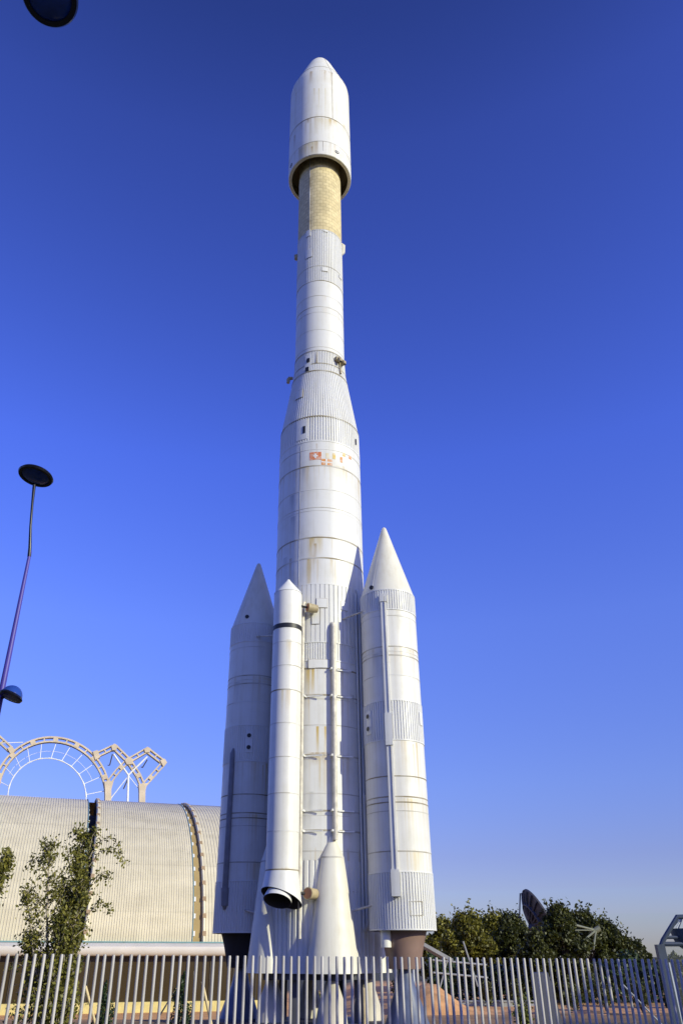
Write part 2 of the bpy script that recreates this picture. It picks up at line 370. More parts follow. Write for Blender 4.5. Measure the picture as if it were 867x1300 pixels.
mr = N(nt, 'ShaderNodeMapRange'); mr.inputs['From Min'].default_value = 26; mr.inputs['From Max'].default_value = 36; L_.new(ad.outputs[0], mr.inputs['Value'])
s1 = ramp(nt, [(.3, (.54, .27, .11, 1)), (.7, (.74, .40, .17, 1))]); L_.new(n2.outputs['Fac'], s1.inputs['Fac'])
s2 = ramp(nt, [(.3, (.035, .035, .014, 1)), (.7, (.07, .062, .028, 1))]); L_.new(n2.outputs['Fac'], s2.inputs['Fac'])
mx = N(nt, 'ShaderNodeMix', data_type='RGBA'); L_.new(mr.outputs[0], mx.inputs['Factor']); L_.new(s1.outputs['Color'], mx.inputs['A']); L_.new(s2.outputs['Color'], mx.inputs['B'])
L_.new(mx.outputs['Result'], b.inputs['Base Color']); b.inputs['Roughness'].default_value = .95
bp = N(nt, 'ShaderNodeBump'); bp.inputs['Strength'].default_value = .5; bp.inputs['Distance'].default_value = .05; L_.new(n2.outputs['Fac'], bp.inputs['Height']); L_.new(bp.outputs['Normal'], b.inputs['Normal'])
M['ground'] = m
# pavement, kept dark to cut light bounced onto the rocket
m, nt, b = mat('pavement_slabs'); L_ = nt.links
tc = N(nt, 'ShaderNodeTexCoord'); bk = N(nt, 'ShaderNodeTexBrick'); bk.inputs['Scale'].default_value = 1; bk.inputs['Brick Width'].default_value = .6; bk.inputs['Row Height'].default_value = .6
bk.offset = 0; bk.inputs['Mortar Size'].default_value = .008
bk.inputs['Color1'].default_value = (.085, .083, .08, 1); bk.inputs['Color2'].default_value = (.07, .069, .067, 1); bk.inputs['Mortar'].default_value = (.035, .035, .033, 1)
L_.new(tc.outputs['Object'], bk.inputs['Vector']); L_.new(bk.outputs['Color'], b.inputs['Base Color']); b.inputs['Roughness'].default_value = .8
M['pavement'] = m

# ------------------------------------------------------------------ sun and sky
SUN_AZ = Vector((.815, -.58, 0)).normalized(); SUN_EL = R(21)
sdir = Vector((SUN_AZ.x * math.cos(SUN_EL), SUN_AZ.y * math.cos(SUN_EL), math.sin(SUN_EL)))
sun = bpy.data.lights.new('sun', 'SUN'); sun.energy = 4.2; sun.angle = R(.53); sun.color = (1, .975, .675)
so = bpy.data.objects.new('sun', sun); COL.objects.link(so); so.rotation_euler = sdir.to_track_quat('Z', 'Y').to_euler()
so.location = (20, -10, 30)
w = bpy.data.worlds.new('World'); sc.world = w; w.use_nodes = True
nt = w.node_tree; L_ = nt.links; bg = nt.nodes['Background']
sky = N(nt, 'ShaderNodeTexSky'); sky.sky_type = 'NISHITA'; sky.sun_disc = False
sky.sun_elevation = SUN_EL; sky.sun_rotation = math.atan2(SUN_AZ.x, SUN_AZ.y)
sky.air_density = 1.0; sky.dust_density = .25; sky.ozone_density = 3.0
hs = N(nt, 'ShaderNodeHueSaturation'); hs.inputs['Hue'].default_value = .515; hs.inputs['Saturation'].default_value = 1.2; hs.inputs['Value'].default_value = 1.0
L_.new(sky.outputs[0], hs.inputs['Color'])
# air colour by height above the horizon (the clear violet-blue air of that day)
tcw = N(nt, 'ShaderNodeTexCoord'); sxw = N(nt, 'ShaderNodeSeparateXYZ'); L_.new(tcw.outputs['Generated'], sxw.inputs[0])
airs = [(0, (.66, .68, 1.16)), (.05, (.82, .76, 1.22)), (.10, (.97, .81, 1.27)), (.178, (1.26, 1.07, 1.60)), (.362, (1.8, 1.46, 2.22)), (.55, (1.72, 1.45, 2.60)), (.82, (1.35, 1.06, 1.85)), (.89, (1.0, .80, 1.36)), (1, (.9, .72, 1.25))]
arp = ramp(nt, [(p, (c[0] / 3, c[1] / 3, c[2] / 3, 1)) for p, c in airs])
L_.new(sxw.outputs['Z'], arp.inputs['Fac'])
m1 = N(nt, 'ShaderNodeMix', data_type='RGBA', blend_type='MULTIPLY'); m1.inputs['Factor'].default_value = 1
L_.new(hs.outputs[0], m1.inputs['A']); L_.new(arp.outputs['Color'], m1.inputs['B'])
m2 = N(nt, 'ShaderNodeMix', data_type='RGBA', blend_type='MULTIPLY'); m2.inputs['Factor'].default_value = 1
L_.new(m1.outputs['Result'], m2.inputs['A']); m2.inputs['B'].default_value = (3, 3, 3, 1)
L_.new(m2.outputs['Result'], bg.inputs['Color'])
bg.inputs['Strength'].default_value = .11
sc.view_settings.view_transform = 'Standard'; sc.view_settings.look = 'None'; sc.view_settings.gamma = 1
sc.view_settings.use_curve_mapping = False; sc.view_settings.exposure = 0.0

# ------------------------------------------------------------------ camera
cam = bpy.data.cameras.new('camera'); co = bpy.data.objects.new('camera', cam); COL.objects.link(co)
co.location = (0, 0, EYE); co.rotation_euler = (PI/2 + PITCH, 0, 0)
cam.sensor_fit = 'VERTICAL'; cam.sensor_height = 36; cam.lens = F / 1300 * 36
cam.shift_x = (433.5 - CX) / 1300; cam.clip_end = 6000; cam.clip_start = .1
sc.camera = co

# ------------------------------------------------------------------ ground
def sst(a, b, x):
    t = max(0, min(1, (x - a) / (b - a))); return t * t * (3 - 2 * t)
def gz(x, y): return -.86 * sst(33.5, 40, y) * (1 - sst(-1, 4, x))
mb = MB(); gx = [-2500, -400, -120, -60, -40, -30, -25, -20, -16, -12, -9, -6, -3, 0, 1.5, 3, 5, 8, 14, 30, 70, 300, 2500]
gy = [-2500, -300, -60, -20, 0, 15, 25, 30, 33.5, 34.5, 35.5, 36.5, 37.5, 38.5, 39.5, 40, 42, 44, 48, 60, 100, 300, 1000, 2500]
mb.add([(x, y, gz(x, y)) for x in gx for y in gy], [(i * len(gy) + j, (i + 1) * len(gy) + j, (i + 1) * len(gy) + j + 1, i * len(gy) + j + 1) for i in range(len(gx) - 1) for j in range(len(gy) - 1)])
tag(mb.build('ground', M['ground']), kind='structure')
mb = MB(); mb.add([(-40, -30, .004), (40, -30, .004), (40, 23.6, .004), (-40, .2, .004)], [(0, 1, 2, 3)])
tag(mb.build('pavement', M['pavement'], smooth=False), kind='structure')

# ------------------------------------------------------------------ THE ROCKET
RY = 31.0
RC = 1.92; RU = 1.275; RF = 1.93
rocket = empty('rocket', (0, RY, 0), 'tall weathered white rocket with strap-on boosters standing behind the fence', 'rocket')
def front(py, r): return hz(py, RY - r)
def sil(py): return hz(py, RY)
zb   = front(1237, RC + .95)        # base
z1092 = front(1092, RC); z837 = front(838, RC); z815 = front(815, RC); z741 = front(741, RC)
z564 = front(563, RC); z560 = front(559, RC); z528 = front(528, 1.9); z470 = front(470, 1.42); z461 = front(461, 1.33); z445 = front(445, RU)
z356 = front(356, RU); z291 = front(291, RU); zfb = front(195, RF)
print('heights', zb, z1092, z837, z741, z560, z528, z470, z445, z356, z291, zfb)
core_rings = [front(y, RC) for y in (1131, 1080, 1054, 1029, 1007, 958, 920, 882, 848, 708, 682, 644, 621, 591, 570)]
YEL = (.56, .40, .11, 1); BRN = (.40, .27, .10, 1); GRY = (.33, .33, .33, 1); OCH = (.62, .52, .28, 1)
def run(px, y, ln, hw, st_, r, col, cx=0.0, cy=None):
    a, z = on_cyl(px, y, cx, RY if cy is None else cy, r); return (a, z, ln, hw, st_, r, col)
core_runs = [run(396, 683, 1.7, .17, .75, RC, YEL), run(400, 690, 1.0, .09, .8, RC, BRN), run(392, 708, 2.0, .14, .65, RC, YEL), run(405, 683, .9, .2, .45, RC, OCH), run(420, 708, .9, .06, .4, RC, YEL),
    run(385, 592, 1.0, .16, .5, RC, GRY), run(391, 592, .8, .10, .35, RC, YEL), run(430, 592, .7, .5, .35, RC, OCH), run(371, 629, 1.4, .18, .5, RC, GRY), run(372, 656, 1.2, .2, .45, RC, GRY), run(362, 708, 1.6, .2, .4, RC, GRY), run(369, 709, 1.3, .1, .4, RC, BRN),
    run(397, 848, 1.3, .10, .75, RC, YEL), run(391, 850, 1.5, .14, .6, RC, YEL), run(403, 922, 1.4, .07, .8, RC, YEL), run(413, 922, 1.5, .06, .75, RC, YEL), run(405, 955, .5, .45, .7, RC, BRN), run(406, 962, 1.2, .05, .6, RC, YEL),
    run(395, 1005, 1.3, .12, .35, RC, GRY), run(412, 1080, .8, .3, .3, RC, OCH), run(447, 882, 1.0, .15, .35, RC, GRY), run(436, 592, .5, .08, .5, RC, BRN), run(402, 563, .9, .05, .5, RC, BRN)]
M['core_white'] = paint('core_paint', WHITE, DIRT, RUST, rings=[front(y, RC) for y in (1080, 958, 882, 848, 708, 682, 591)], zlo=0, zhi=40, fade=1.5, dirt_amt=.5, rust_amt=.75, streaks=core_runs)  # noqa
M['upper_white'] = paint('upper_paint', WHITE, DIRT, RUST, rings=[front(y, RU) for y in (389, 375)], zlo=10, zhi=45, fade=1.2, dirt_amt=.3, rust_amt=.3)
M['fairing_white'] = paint('payload_fairing_paint', (.84, .825, .76, 1), (.62, .57, .42, 1), (.40, .25, .06, 1), rings=[front(148, RF), front(179, RF), front(96, 1.5)], zlo=30, zhi=60, fade=1.6, dirt_amt=.55, rust_amt=.75,
    streaks=[run(392, 181, 2.0, .75, .7, RF, (.66, .58, .36, 1)), run(383, 188, 2.0, .3, .5, RF, OCH), run(396, 186, .7, .08, .7, RF, BRN), run(391, 151, .5, .10, .8, RF, BRN), run(419, 151, .8, .12, .7, RF, YEL), run(425, 153, .6, .2, .5, RF, YEL),
             run(438, 160, .8, .3, .5, RF, OCH), run(410, 150, 1.2, .6, .35, RF, OCH), run(405, 112, 2.6, .05, .5, RF, OCH), run(413, 112, 3.0, .04, .5, RF, OCH), run(399, 112, 2.0, .07, .4, RF, OCH), run(374, 172, 1.5, .12, .5, RF, BRN), run(376, 118, 1.0, .08, .4, RF, BRN)])
M['ribbed'] = paint('ribbed_paint', (.73, .725, .70, 1), (.50, .46, .36, 1), RUST, dirt_amt=.35)

# first stage ------------------------------------------------------
mb = MB()
mb.lathe([(RC, z1092), (RC, z837)], 128, mi=0)
mb.lathe([(RC, z741), (RC, z560)], 128, mi=0)
mb.lathe([(0.2, zb + .35), (RC - .05, zb + .3)], 64, mi=2)
for i, z in enumerate(core_rings):
    strong = i in (2, 3, 5, 7, 8, 9, 10, 13)
    t = .030 if strong else .018
    mb.lathe([(RC - .01, z - t), (RC + .007, z - t), (RC + .007, z + t), (RC - .01, z + t)], 128, mi=1 if strong else 3)
    if i in (3, 5, 7, 11): mb.lathe([(RC - .01, z - .17), (RC + .004, z - .17), (RC + .004, z - .15), (RC - .01, z - .15)], 128, mi=3)
a, _ = on_cyl(380.6, 640, 0, RY, RC)
mb.patch(RC, a - .006, a + .006, z741, z564, .006, 1, 2)      # the long vertical weld
first = mb.build('first_stage', [M['core_white'], M['seam'], M['near_black'], M['seam_pale']], rocket)
mb = MB()
mb.lathe([(RC - .03, zb), (RC - .012, z1092)], ribs=60, depth=.035, duty=.62)
mb.lathe([(RC - .04, zb - .004), (RC + .02, zb - .004), (RC + .02, zb + .06), (RC - .04, zb + .06)], 96)
mb.build('aft_skirt', M['ribbed'], rocket)
mb = MB()
mb.lathe([(RC - .02, z815), (RC - .02, z741)], ribs=64, depth=.034, duty=.84)
mb.lathe([(RC - .025, z837), (RC - .025, z815)], ribs=120, depth=.03, duty=.6)
for z in (z741, z815, z837):
    mb.lathe([(RC - .03, z - .02), (RC + .018, z - .02), (RC + .018, z + .02), (RC - .03, z + .02)], 128)
sk = mb.build('intertank_skirt', M['ribbed'], rocket)
# access panels on the intertank
for (x0, x1, y0, y1) in ((402, 415.5, 760, 771.5), (396.3, 405.2, 773, 792), (432.5, 441, 763, 776), (392, 400, 837.5, 848), (400, 418, 837.5, 848)):
    a0, zt = on_cyl(x0, y0, 0, RY, RC + .02); a1, zb_ = on_cyl(x1, y1, 0, RY, RC + .02)
    mb = MB(); mb.patch(RC, a0, a1, zb_, zt, .045, 0, 6); mb.patch(RC, a0 - .008, a1 + .008, zb_ - .018, zt + .018, .030, 1, 6)
    mb.build('access_panel', [M['plain_white'], M['seam']], sk)

# interstage: flare + ribbed rings --------------------------------------
mb = MB()
mb.lathe([(RC - .03, z560), (1.9 - .03, z528 + .0)], ribs=96, depth=.035, duty=.6)
inter_sil = [(1.9 - .03, z528), (1.42 - .03, z470), (1.34 - .03, z461), (RU - .01, z445)]
mb.lathe(inter_sil, ribs=96, depth=.03, duty=.6)
mb.lathe([(1.9-.04, z528 - .03), (1.9+.012, z528 - .03), (1.9+.012, z528 + .03), (1.88, z528 + .03)], 128, mi=1)
mb.lathe([(RC-.04, z560 - .04), (RC+.012, z560 - .04), (RC+.012, z560 + .03), (RC-.04, z560 + .03)], 128, mi=2)
mb.lathe([(1.40, z470 - .03), (1.435, z470 - .03), (1.43, z470 + .03), (1.39, z470 + .03)], 128, mi=1)
mb.lathe([(1.32, z461 - .025), (1.352, z461 - .025), (1.346, z461 + .025), (1.31, z461 + .025)], 128, mi=1)
mb.lathe([(RU - .03, z445 - .02), (RU + .03, z445 - .02), (RU + .03, z445 + .03), (RU - .03, z445 + .03)], 128, mi=1)
ist = mb.build('interstage', [M['ribbed'], M['seam'], M['plain_white']], rocket)
def plate(parent, name, x0, x1, y0, y1, r, th, mats, frame=True, r2=None):
    a0, zt = on_cyl(x0, y0, 0, RY, r); a1, zl = on_cyl(x1, y1, 0, RY, r)
    mb = MB(); mb.patch(r, a0, a1, zl, zt, th, 0, 6, r2=r2)
    if frame: mb.patch(r, a0 - .010, a1 + .010, zl - .018, zt + .018, th - .015, 1, 6, r2=r2)
    return mb.build(name, mats, parent)
plate(ist, 'access_panel', 377, 390, 536, 557, 1.91, .025, [M['plain_white'], M['seam_pale']])
plate(ist, 'vent_opening', 384.5, 387.5, 541.5, 549.5, 1.94, .012, [M['black']], False)
plate(ist, 'vent_opening', 451.2, 452.4, 557, 565, 1.94, .012, [M['black']], False)
plate(ist, 'access_panel', 375.5, 384, 498, 504, 1.68, .03, [M['plain_white'], M['seam']], r2=1.64)
plate(ist, 'access_panel', 387, 394.5, 452, 474, 1.37, .02, [M['plain_white'], M['seam_pale']], False, r2=1.30)
plate(ist, 'vent_opening', 389.5, 393, 455.5, 459, 1.37, .035, [M['black']], False, r2=1.35)
plate(ist, 'vent_opening', 388, 392, 467, 470.5, 1.42, .035, [M['black']], False, r2=1.41)
plate(ist, 'dark_slot', 401, 403, 446, 461, 1.345, .02, [M['seam']], False, r2=1.285)
# retro motor fairings on the flare
def thruster(px, py, r):
    a, z = on_cyl(px, py, 0, RY, r)
    mb = MB(); d = Vector((math.cos(a), math.sin(a), 0)); tt = Vector((-d.y, d.x, 0))
    p = d * (r - .02) + Vector((0, 0, z))
    mb.beam(p + tt * -.3 + d * .04, p + tt * .3 + d * .04, .2, .2)
    for s_ in (-.14, .16):
        q = p + tt * s_
        mb.tube([q, q + d * .16, q + d * .22 - Vector((0, 0, .07)), q + d * .24 - Vector((0, 0, .22))], [.09, .105, .10, .085], 12, 0)
        mb.tube([q + d * .24 - Vector((0, 0, .221)), q + d * .24 - Vector((0, 0, .225))], .06, 12, 1)
    mb.tube([p + d * .05, p + d * .10 - Vector((0, 0, .5)), p + d * .12 - Vector((0, 0, .85))], [.03, .035, .05], 8, 0)
    mb.build('retro_thruster', [M['tan_metal'], M['black']], ist)
thruster(430.5, 459, 1.35)
ztr = sil(482)
for aa in (on_cyl(370, 482, 0, RY, 1.40)[0] - .06,):
    d = Vector((math.cos(aa), math.sin(aa), 0)); mb = MB(); p = d * 1.38 + Vector((0, 0, ztr + .1))
    mb.tube([p, p + d * .18, p + d * .23 - Vector((0, 0, .1)), p + d * .24 - Vector((0, 0, .3))], [.08, .10, .10, .08], 12)
    mb.build('retro_thruster', [M['tan_metal']], ist)

# second stage ------------------------------------------------------------
mb = MB(); mb.lathe([(RU, z445), (RU, z356)], 112, mi=0)
for y, t, k in ((375, .018, 2), (389, .028, 1), (396, .016, 2), (418, .016, 2), (440, .02, 2)):
    z = front(y, RU); mb.lathe([(RU - .01, z - t), (RU + .006, z - t), (RU + .006, z + t), (RU - .01, z + t)], 112, mi=k)
mb.build('second_stage', [M['upper_white'], M['seam'], M['seam_pale']], rocket)
mb = MB(); mb.lathe([(RU - .025, z356), (RU - .025, z291)], ribs=80, depth=.03, duty=.6)
for z, k in ((z356, 1), (front(337, RU), 2), (z291 - .02, 0)):
    mb.lathe([(RU - .03, z - .02), (RU + .012, z - .02), (RU + .012, z + .02), (RU - .03, z + .02)], 112, mi=k)
us = mb.build('upper_interstage', [M['ribbed'], M['seam'], M['seam_pale']], rocket)
plate(us, 'access_panel', 388, 396.5, 319, 325.5, RU + .01, .02, [M['plain_white'], M['seam']])
plate(us, 'access_panel', 408.5, 416, 339, 345, RU + .01, .02, [M['plain_white'], M['seam']])
plate(us, 'access_panel', 430.5, 433.3, 349, 356, RU + .01, .02, [M['plain_white'], M['seam_pale']])
plate(us, 'access_panel', 389, 394, 294, 299, RU + .01, .02, [M['plain_white'], M['seam_pale']])
plate(us, 'access_panel', 411, 416, 291.6, 295, RU + .01, .02, [M['plain_white'], M['seam_pale']])
for (px, py, w_, h_) in ((436, 317, .22, .42), (377.5, 328, .12, .16)):
    s_ = 1 if px > CX else -1
    mb = MB(); z = sil(py); a = 0 + .08 if s_ > 0 else PI - .08
    a = -.02 if s_ > 0 else PI + .05
    d = Vector((math.cos(a), math.sin(a), 0))
    mb.tube([d * (RU - .05) + Vector((0, 0, z - h_)), d * (RU + .04) + Vector((0, 0, z - h_ * .6)), d * (RU + .06) + Vector((0, 0, z + h_ * .6)), d * (RU - .05) + Vector((0, 0, z + h_))], [.1, .14, .14, .09], 10)
    mb.build('side_pod', M['cream'] if s_ > 0 else M['tan_metal'], us)

# third stage --------------------------------------------------------------
mb = MB(); mb.lathe([(RU - .015, z291), (RU - .015, zfb + 1.2)], 112)
a, _ = on_cyl(393.2, 250, 0, RY, RU)
mb.patch(RU - .015, a - .02, a + .02, z291, zfb + 1.2, .02, 1, 2)
mb.build('third_stage', [M['tiles'], M['seam']], rocket)

# payload fairing -------------------------------------------------------------
z148 = front(148, RF); z179 = front(179, RF); z96 = front(96, 1.35)
zsh = sil(119); ztip = sil(66)
prof = [(RF - .22, zfb + .02), (RF - .05, zfb + .0), (RF - .02, zfb + .03), (RF, zfb + .35), (RF, z148), (RF, zsh - .25), (RF - .02, zsh - .05)]
prof = prof[:-2]
prof += [(1.93, 51.35), (1.925, 51.6), (1.895, 51.85), (1.82, 52.1), (1.71, 52.4), (1.58, 52.8), (1.42, 53.3), (1.255, 53.8), (1.09, 54.3), (.935, 54.77), (.80, 55.14), (.68, 55.4), (.54, 55.62), (.38, 55.78), (.2, 55.88), (.002, 55.91)]
mb = MB(); mb.lathe(prof, 128)
for z, t, r_, k in ((z148, .035, RF, 1), (z179, .016, RF, 2)):
    mb.lathe([(r_ - .01, z - t), (r_ + .010, z - t), (r_ + .010, z + t), (r_ - .01, z + t)], 128, mi=k)
# nose-cone joint and split line follow the profile
mb.lathe([(1.56, 52.76), (1.606, 52.76), (1.588, 52.82), (1.56, 52.82)], 128, mi=2)
a0, _ = on_cyl(422, 130, 0, RY, RF)
mb.patch(RF, a0 - .008, a0 + .008, z148, 51.35, .008, 1, 2)
cone_ = [p for p in prof if p[1] >= 51.3]
for (r0, q0), (r1, q1) in zip(cone_[:-3], cone_[1:-2]): mb.patch(r0, a0 - .009, a0 + .009, q0, q1, .010, 1, 1, r2=r1)
a1, _ = on_cyl(410.3, 188, 0, RY, RF)
mb.patch(RF, a1 - .006, a1 + .006, zfb + .3, z179, .007, 1, 2)
# underside
fairing = mb.build('payload_fairing', [M['fairing_white'], M['seam'], M['seam_pale']], rocket)
mb = MB(); mb.lathe([(RF - .10, zfb - .0), (RF - .12, zfb + .9), (RU + .02, zfb + 1.05)], 96)
mb.build('fairing_underside', simple('fairing_inside', (.20, .165, .09), .8), fairing)
for px, py in ((428, 193), (369.5, 210)):
    a, z = on_cyl(px, py, 0, RY, RF + .01)
    d = Vector((math.cos(a), math.sin(a), 0)); p = d * RF + Vector((0, 0, z)); mb = MB()
    mb.tube([p - d * .02, p + d * .02], .14, 20, 0); mb.tube([p, p + d * .026], .10, 20, 1); mb.tube([p, p + d * .032], .05, 12, 0)
    mb.build('round_port', [M['black'], M['plain_white']], fairing)

# flags painted on the first stage --------------------------------------------------
def flag(x0, x1, y0, y1, m_, extra=()):
    a0, zt = on_cyl(x0, y0, 0, RY, RC); a1, zl = on_cyl(x1, y1, 0, RY, RC)
    mb = MB(); mb.patch(RC, a0, a1, zl, zt, .008, 0, 4)
    for (u0, u1, v0, v1) in extra:
        mb.patch(RC, a0 + (a1 - a0) * u0, a0 + (a1 - a0) * u1, zl + (zt - zl) * v0, zl + (zt - zl) * v1, .012, 1, 2)
    return mb.build('painted_flag', [m_, M['white_flat']], first)
flag(393.2, 408, 574.6, 583.6, M['red'], ((.30, .70, .42, .60), (.42, .58, .22, .80)))
flag(408, 421.8, 582.4, 591.4, M['orange'], ((0, 1, .40, .58), (.38, .54, 0, .399), (.38, .54, .581, 1)))
flag(413.6, 417.6, 575.2, 582, M['pale']); flag(422.2, 426, 575.4, 583.2, M['yellow'])
flag(431.6, 434.6, 579.6, 587.6, M['orange']); flag(434.6, 438.4, 574.5, 580.4, M['yellow']); flag(442.6, 445.8, 577.8, 584, M['orange'])

# pipes down the core -----------------------------------------------------------------
def vpipe(name, px, y0, y1, off, rad, parent=first, m_=None, brackets=(), top=False, bottom=False):
    a, zt = on_cyl(px, y0, 0, RY, RC + off); _, zl = on_cyl(px, y1, 0, RY, RC + off)
    a = on_cyl(px, (y0 + y1) / 2, 0, RY, RC + off)[0]
    d = Vector((math.cos(a), math.sin(a), 0)); r = RC + off
    pts = [d * r + Vector((0, 0, zl)), d * r + Vector((0, 0, zt))]
    if top: pts += [d * (r - .04) + Vector((0, 0, zt + .14)), d * (r - .16) + Vector((0, 0, zt + .22)), d * (RC - .02) + Vector((0, 0, zt + .24))]
    if bottom: pts = [d * (RC - .02) + Vector((0, 0, zl - .2)), d * (r - .07) + Vector((0, 0, zl - .14))] + pts
    mb = MB(); mb.tube(pts, rad, 14)
    tt = Vector((-d.y, d.x, 0))
    for by in brackets:
        z = front(by, RC + off)
        mb.box(d * (RC + off * .5) + Vector((0, 0, z)), (rad * 2.9, off + rad * 1.2, .07), 1, Matrix.Rotation(a + PI/2, 3, 'Z'))
        mb.beam(d * (RC + .02) + tt * -.1 + Vector((0, 0, z)), d * (RC + .03) + tt * .75 + Vector((0, 0, z)), .03, .05, mi=1)
    return mb.build(name, [m_ or M['pipe'], M['plain_white']], parent)
vpipe('feed_line', 424.6, 797, 1066, .16, .088, top=True, brackets=(848, 882, 958, 1028, 1054))
vpipe('feed_line', 382.6, 770, 1192, .22, .062, top=True, bottom=False, brackets=(882, 958, 1028, 1054))
vpipe('feed_line', 459.4, 757, 1090, .10, .055, m_=M['plain_white'], top=True)
vpipe('feed_line', 464.2, 1010, 1173, .12, .07, m_=M['plain_white'], bottom=True)
# dark conduits in the gaps
for px in (456.5,):
    vpipe('conduit', px, 757, 1180, .06, .045, m_=M['plain_white'])

# engine fairings ------------------------------------------------------------------------
z1087 = front(1087, RC + .4); z1062 = front(1062, RC + .12)
rad_pal = math.atan2(-1.70, 2.73)
def dirn(a): return Vector((math.cos(a), math.sin(a), 0))
for k in range(4):
    a = R(-76.5) + k * PI / 2
    c = dirn(a) * (RC - .02)
    mb = MB()
    mb.lathe([(.93, zb), (.40, z1087), (.385, z1087 + .03), (.10, z1062), (.0, z1062 + .05)], 40, c=(0, 0, 0))
    mb.lathe([(.395, z1087 - .02), (.412, z1087 - .02), (.40, z1087 + .03), (.38, z1087 + .03)], 40, mi=1)
    mb.lathe([(.90, zb + .02), (.2, zb + .25)], 32, mi=2)
    dv = dirn(a); mb.v = [tuple(Vector(v) - dv * (.30 * Vector(v).dot(dv))) for v in mb.v]
    fa = mb.build('engine_fairing', [M['fairing_cone'], M['seam_pale'], M['near_black']], rocket, loc=c, ang=25)
    # main engine below
    mb = MB(); zt = zb + .3
    mb.lathe([(.16, zt), (.17, zb - .16), (.22, zb - .3), (.34, zb - .62), (.45, zb - .95), (.50, .12)], 40)
    mb.lathe([(.50, .12), (.44, .13), (.30, .8)], 40, mi=1)
    mb.lathe([(.30, zb - .02), (.30, zb - .2), (.2, zb - .2)], 32, mi=2)
    mb.build('engine_nozzle', [M['bell'], M['near_black'], M['slate_panel']], rocket, loc=dirn(a) * (RC - .25))

# liquid strap-on boosters ---------------------------------------------------------------
RP = 1.10; DP = 3.215
def liquid_booster(a, lit):
    c = dirn(a) * (3.26 if lit else 3.38); cy = RY + c.y; cx = c.x
    # survey rows on the right-hand booster (nearer one)
    c0 = dirn(rad_pal) * DP; Y0 = RY + c0.y
    fr = lambda y: hz(y, math.hypot(c0.x, Y0) - RP + 0.0)  # rows read at the nearest point
    zt = hz(672, math.hypot(c0.x, Y0)); zc0 = fr(750); zc1 = fr(775); za = fr(890); zb_ = fr(940); zd = fr(1107); ze = fr(1180)
    mb = MB()
    mb.lathe([(RP, zc1), (RP, za)], 80); mb.lathe([(RP, zb_), (RP, zd)], 80)
    for y, t, k in ((783, .014, 2), (822, .02, 1), (828, .012, 2), (833, .022, 1), (858, .014, 2), (986, .018, 1), (1012, .02, 1), (1019, .02, 1), (1030, .012, 2), (1081, .018, 1)):
        z = fr(y); mb.lathe([(RP - .01, z - t), (RP + .008, z - t), (RP + .008, z + t), (RP - .01, z + t)], 80, mi=k)
    if M['white_pal'] is None:
        M['white_pal'] = paint('booster_paint', (.75, .735, .69, 1), (.54, .50, .40, 1), RUST, rings=[fr(822), fr(940), fr(1012), fr(1081), fr(890)], zlo=0, zhi=25, fade=1.2, dirt_amt=.5, rust_amt=.5,
            streaks=[run(527, 943, 2.2, .05, .6, RP, YEL, c0.x, RY + c0.y), run(523, 945, 1.6, .04, .5, RP, YEL, c0.x, RY + c0.y), run(515, 824, .4, .5, .4, RP, OCH, c0.x, RY + c0.y), run(516, 1014, .4, .5, .4, RP, OCH, c0.x, RY + c0.y), run(505, 780, 1.0, .2, .3, RP, GRY, c0.x, RY + c0.y), run(476, 830, 1.1, .2, .35, RP, GRY, c0.x, RY + c0.y), run(530, 1082, .8, .25, .4, RP, OCH, c0.x, RY + c0.y)])
    body = mb.build('liquid_booster', [M['white_pal'], M['seam'], M['seam_pale']], rocket, loc=c)
    for z0, z1, d in ((zc1, zc0, 0), (zb_, za, 1), (ze, zd, 2)):
        mb = MB(); mb.lathe([(RP - .012, z0), (RP - .012, z1)], ribs=70, depth=.030, duty=.58)
        for z in (z0, z1):
            mb.lathe([(RP - .02, z - .02), (RP + .02, z - .02), (RP + .02, z + .02), (RP - .02, z + .02)], 80, mi=1)
        if d == 2: mb.lathe([(.1, ze + .05), (RP - .02, ze + .012)], 60, mi=2)
        mb.build('ribbed_skirt', [M['ribbed'], M['ribbed'], M['near_black']], body)
    mb = MB(); h = zt - zc0
    mb.lathe([(RP + .01, zc0 + .02), (RP - .03, zc0 + .12), (.13, zt - .18), (.09, zt - .06), (.04, zt - .01), (.002, zt)], 64)
    mb.patch(RP - .03, rad_pal - 1.7, rad_pal - 1.69, zc0 + .13, zt - .3, .006, 1, 1, r2=.16)
    mb.build('nose_cone', [M['cream'], M['seam_pale']], body)
    # engine
    zn = hz(1230, math.hypot(c0.x, Y0)); zn0 = zn
    mb = MB(); mb.lathe([(.80, ze + .04), (.78, ze - .05), (.66, ze - .45), (.52, zn), (.2, zn - .02)], 48)
    mb.build('engine_cowl', M['brown'] if lit else M['near_black'], body)  # left cowl near-black: its shade is put into the colour
    mb = MB(); mb.tube([(0, 0, 0), (0, 0, .55)], .17, 16)
    t = dirn(a - PI / 2)
    ex = mb.build('exhaust_duct', M['plain_white'], body, loc=(-.62, -.55, ze - .50) if lit else (.62, .55, ze - .5))
    return body, c, fr, (zt, zc0, zc1, za, zb_, zd, ze, zn)
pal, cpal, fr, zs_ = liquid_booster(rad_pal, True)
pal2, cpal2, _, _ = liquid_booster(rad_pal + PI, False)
zt, zc0, zc1, za, zb_, zd, ze, zn = zs_
def on_pal(px, py, c, r=RP): return on_cyl(px, py, c.x, RY + c.y, r)
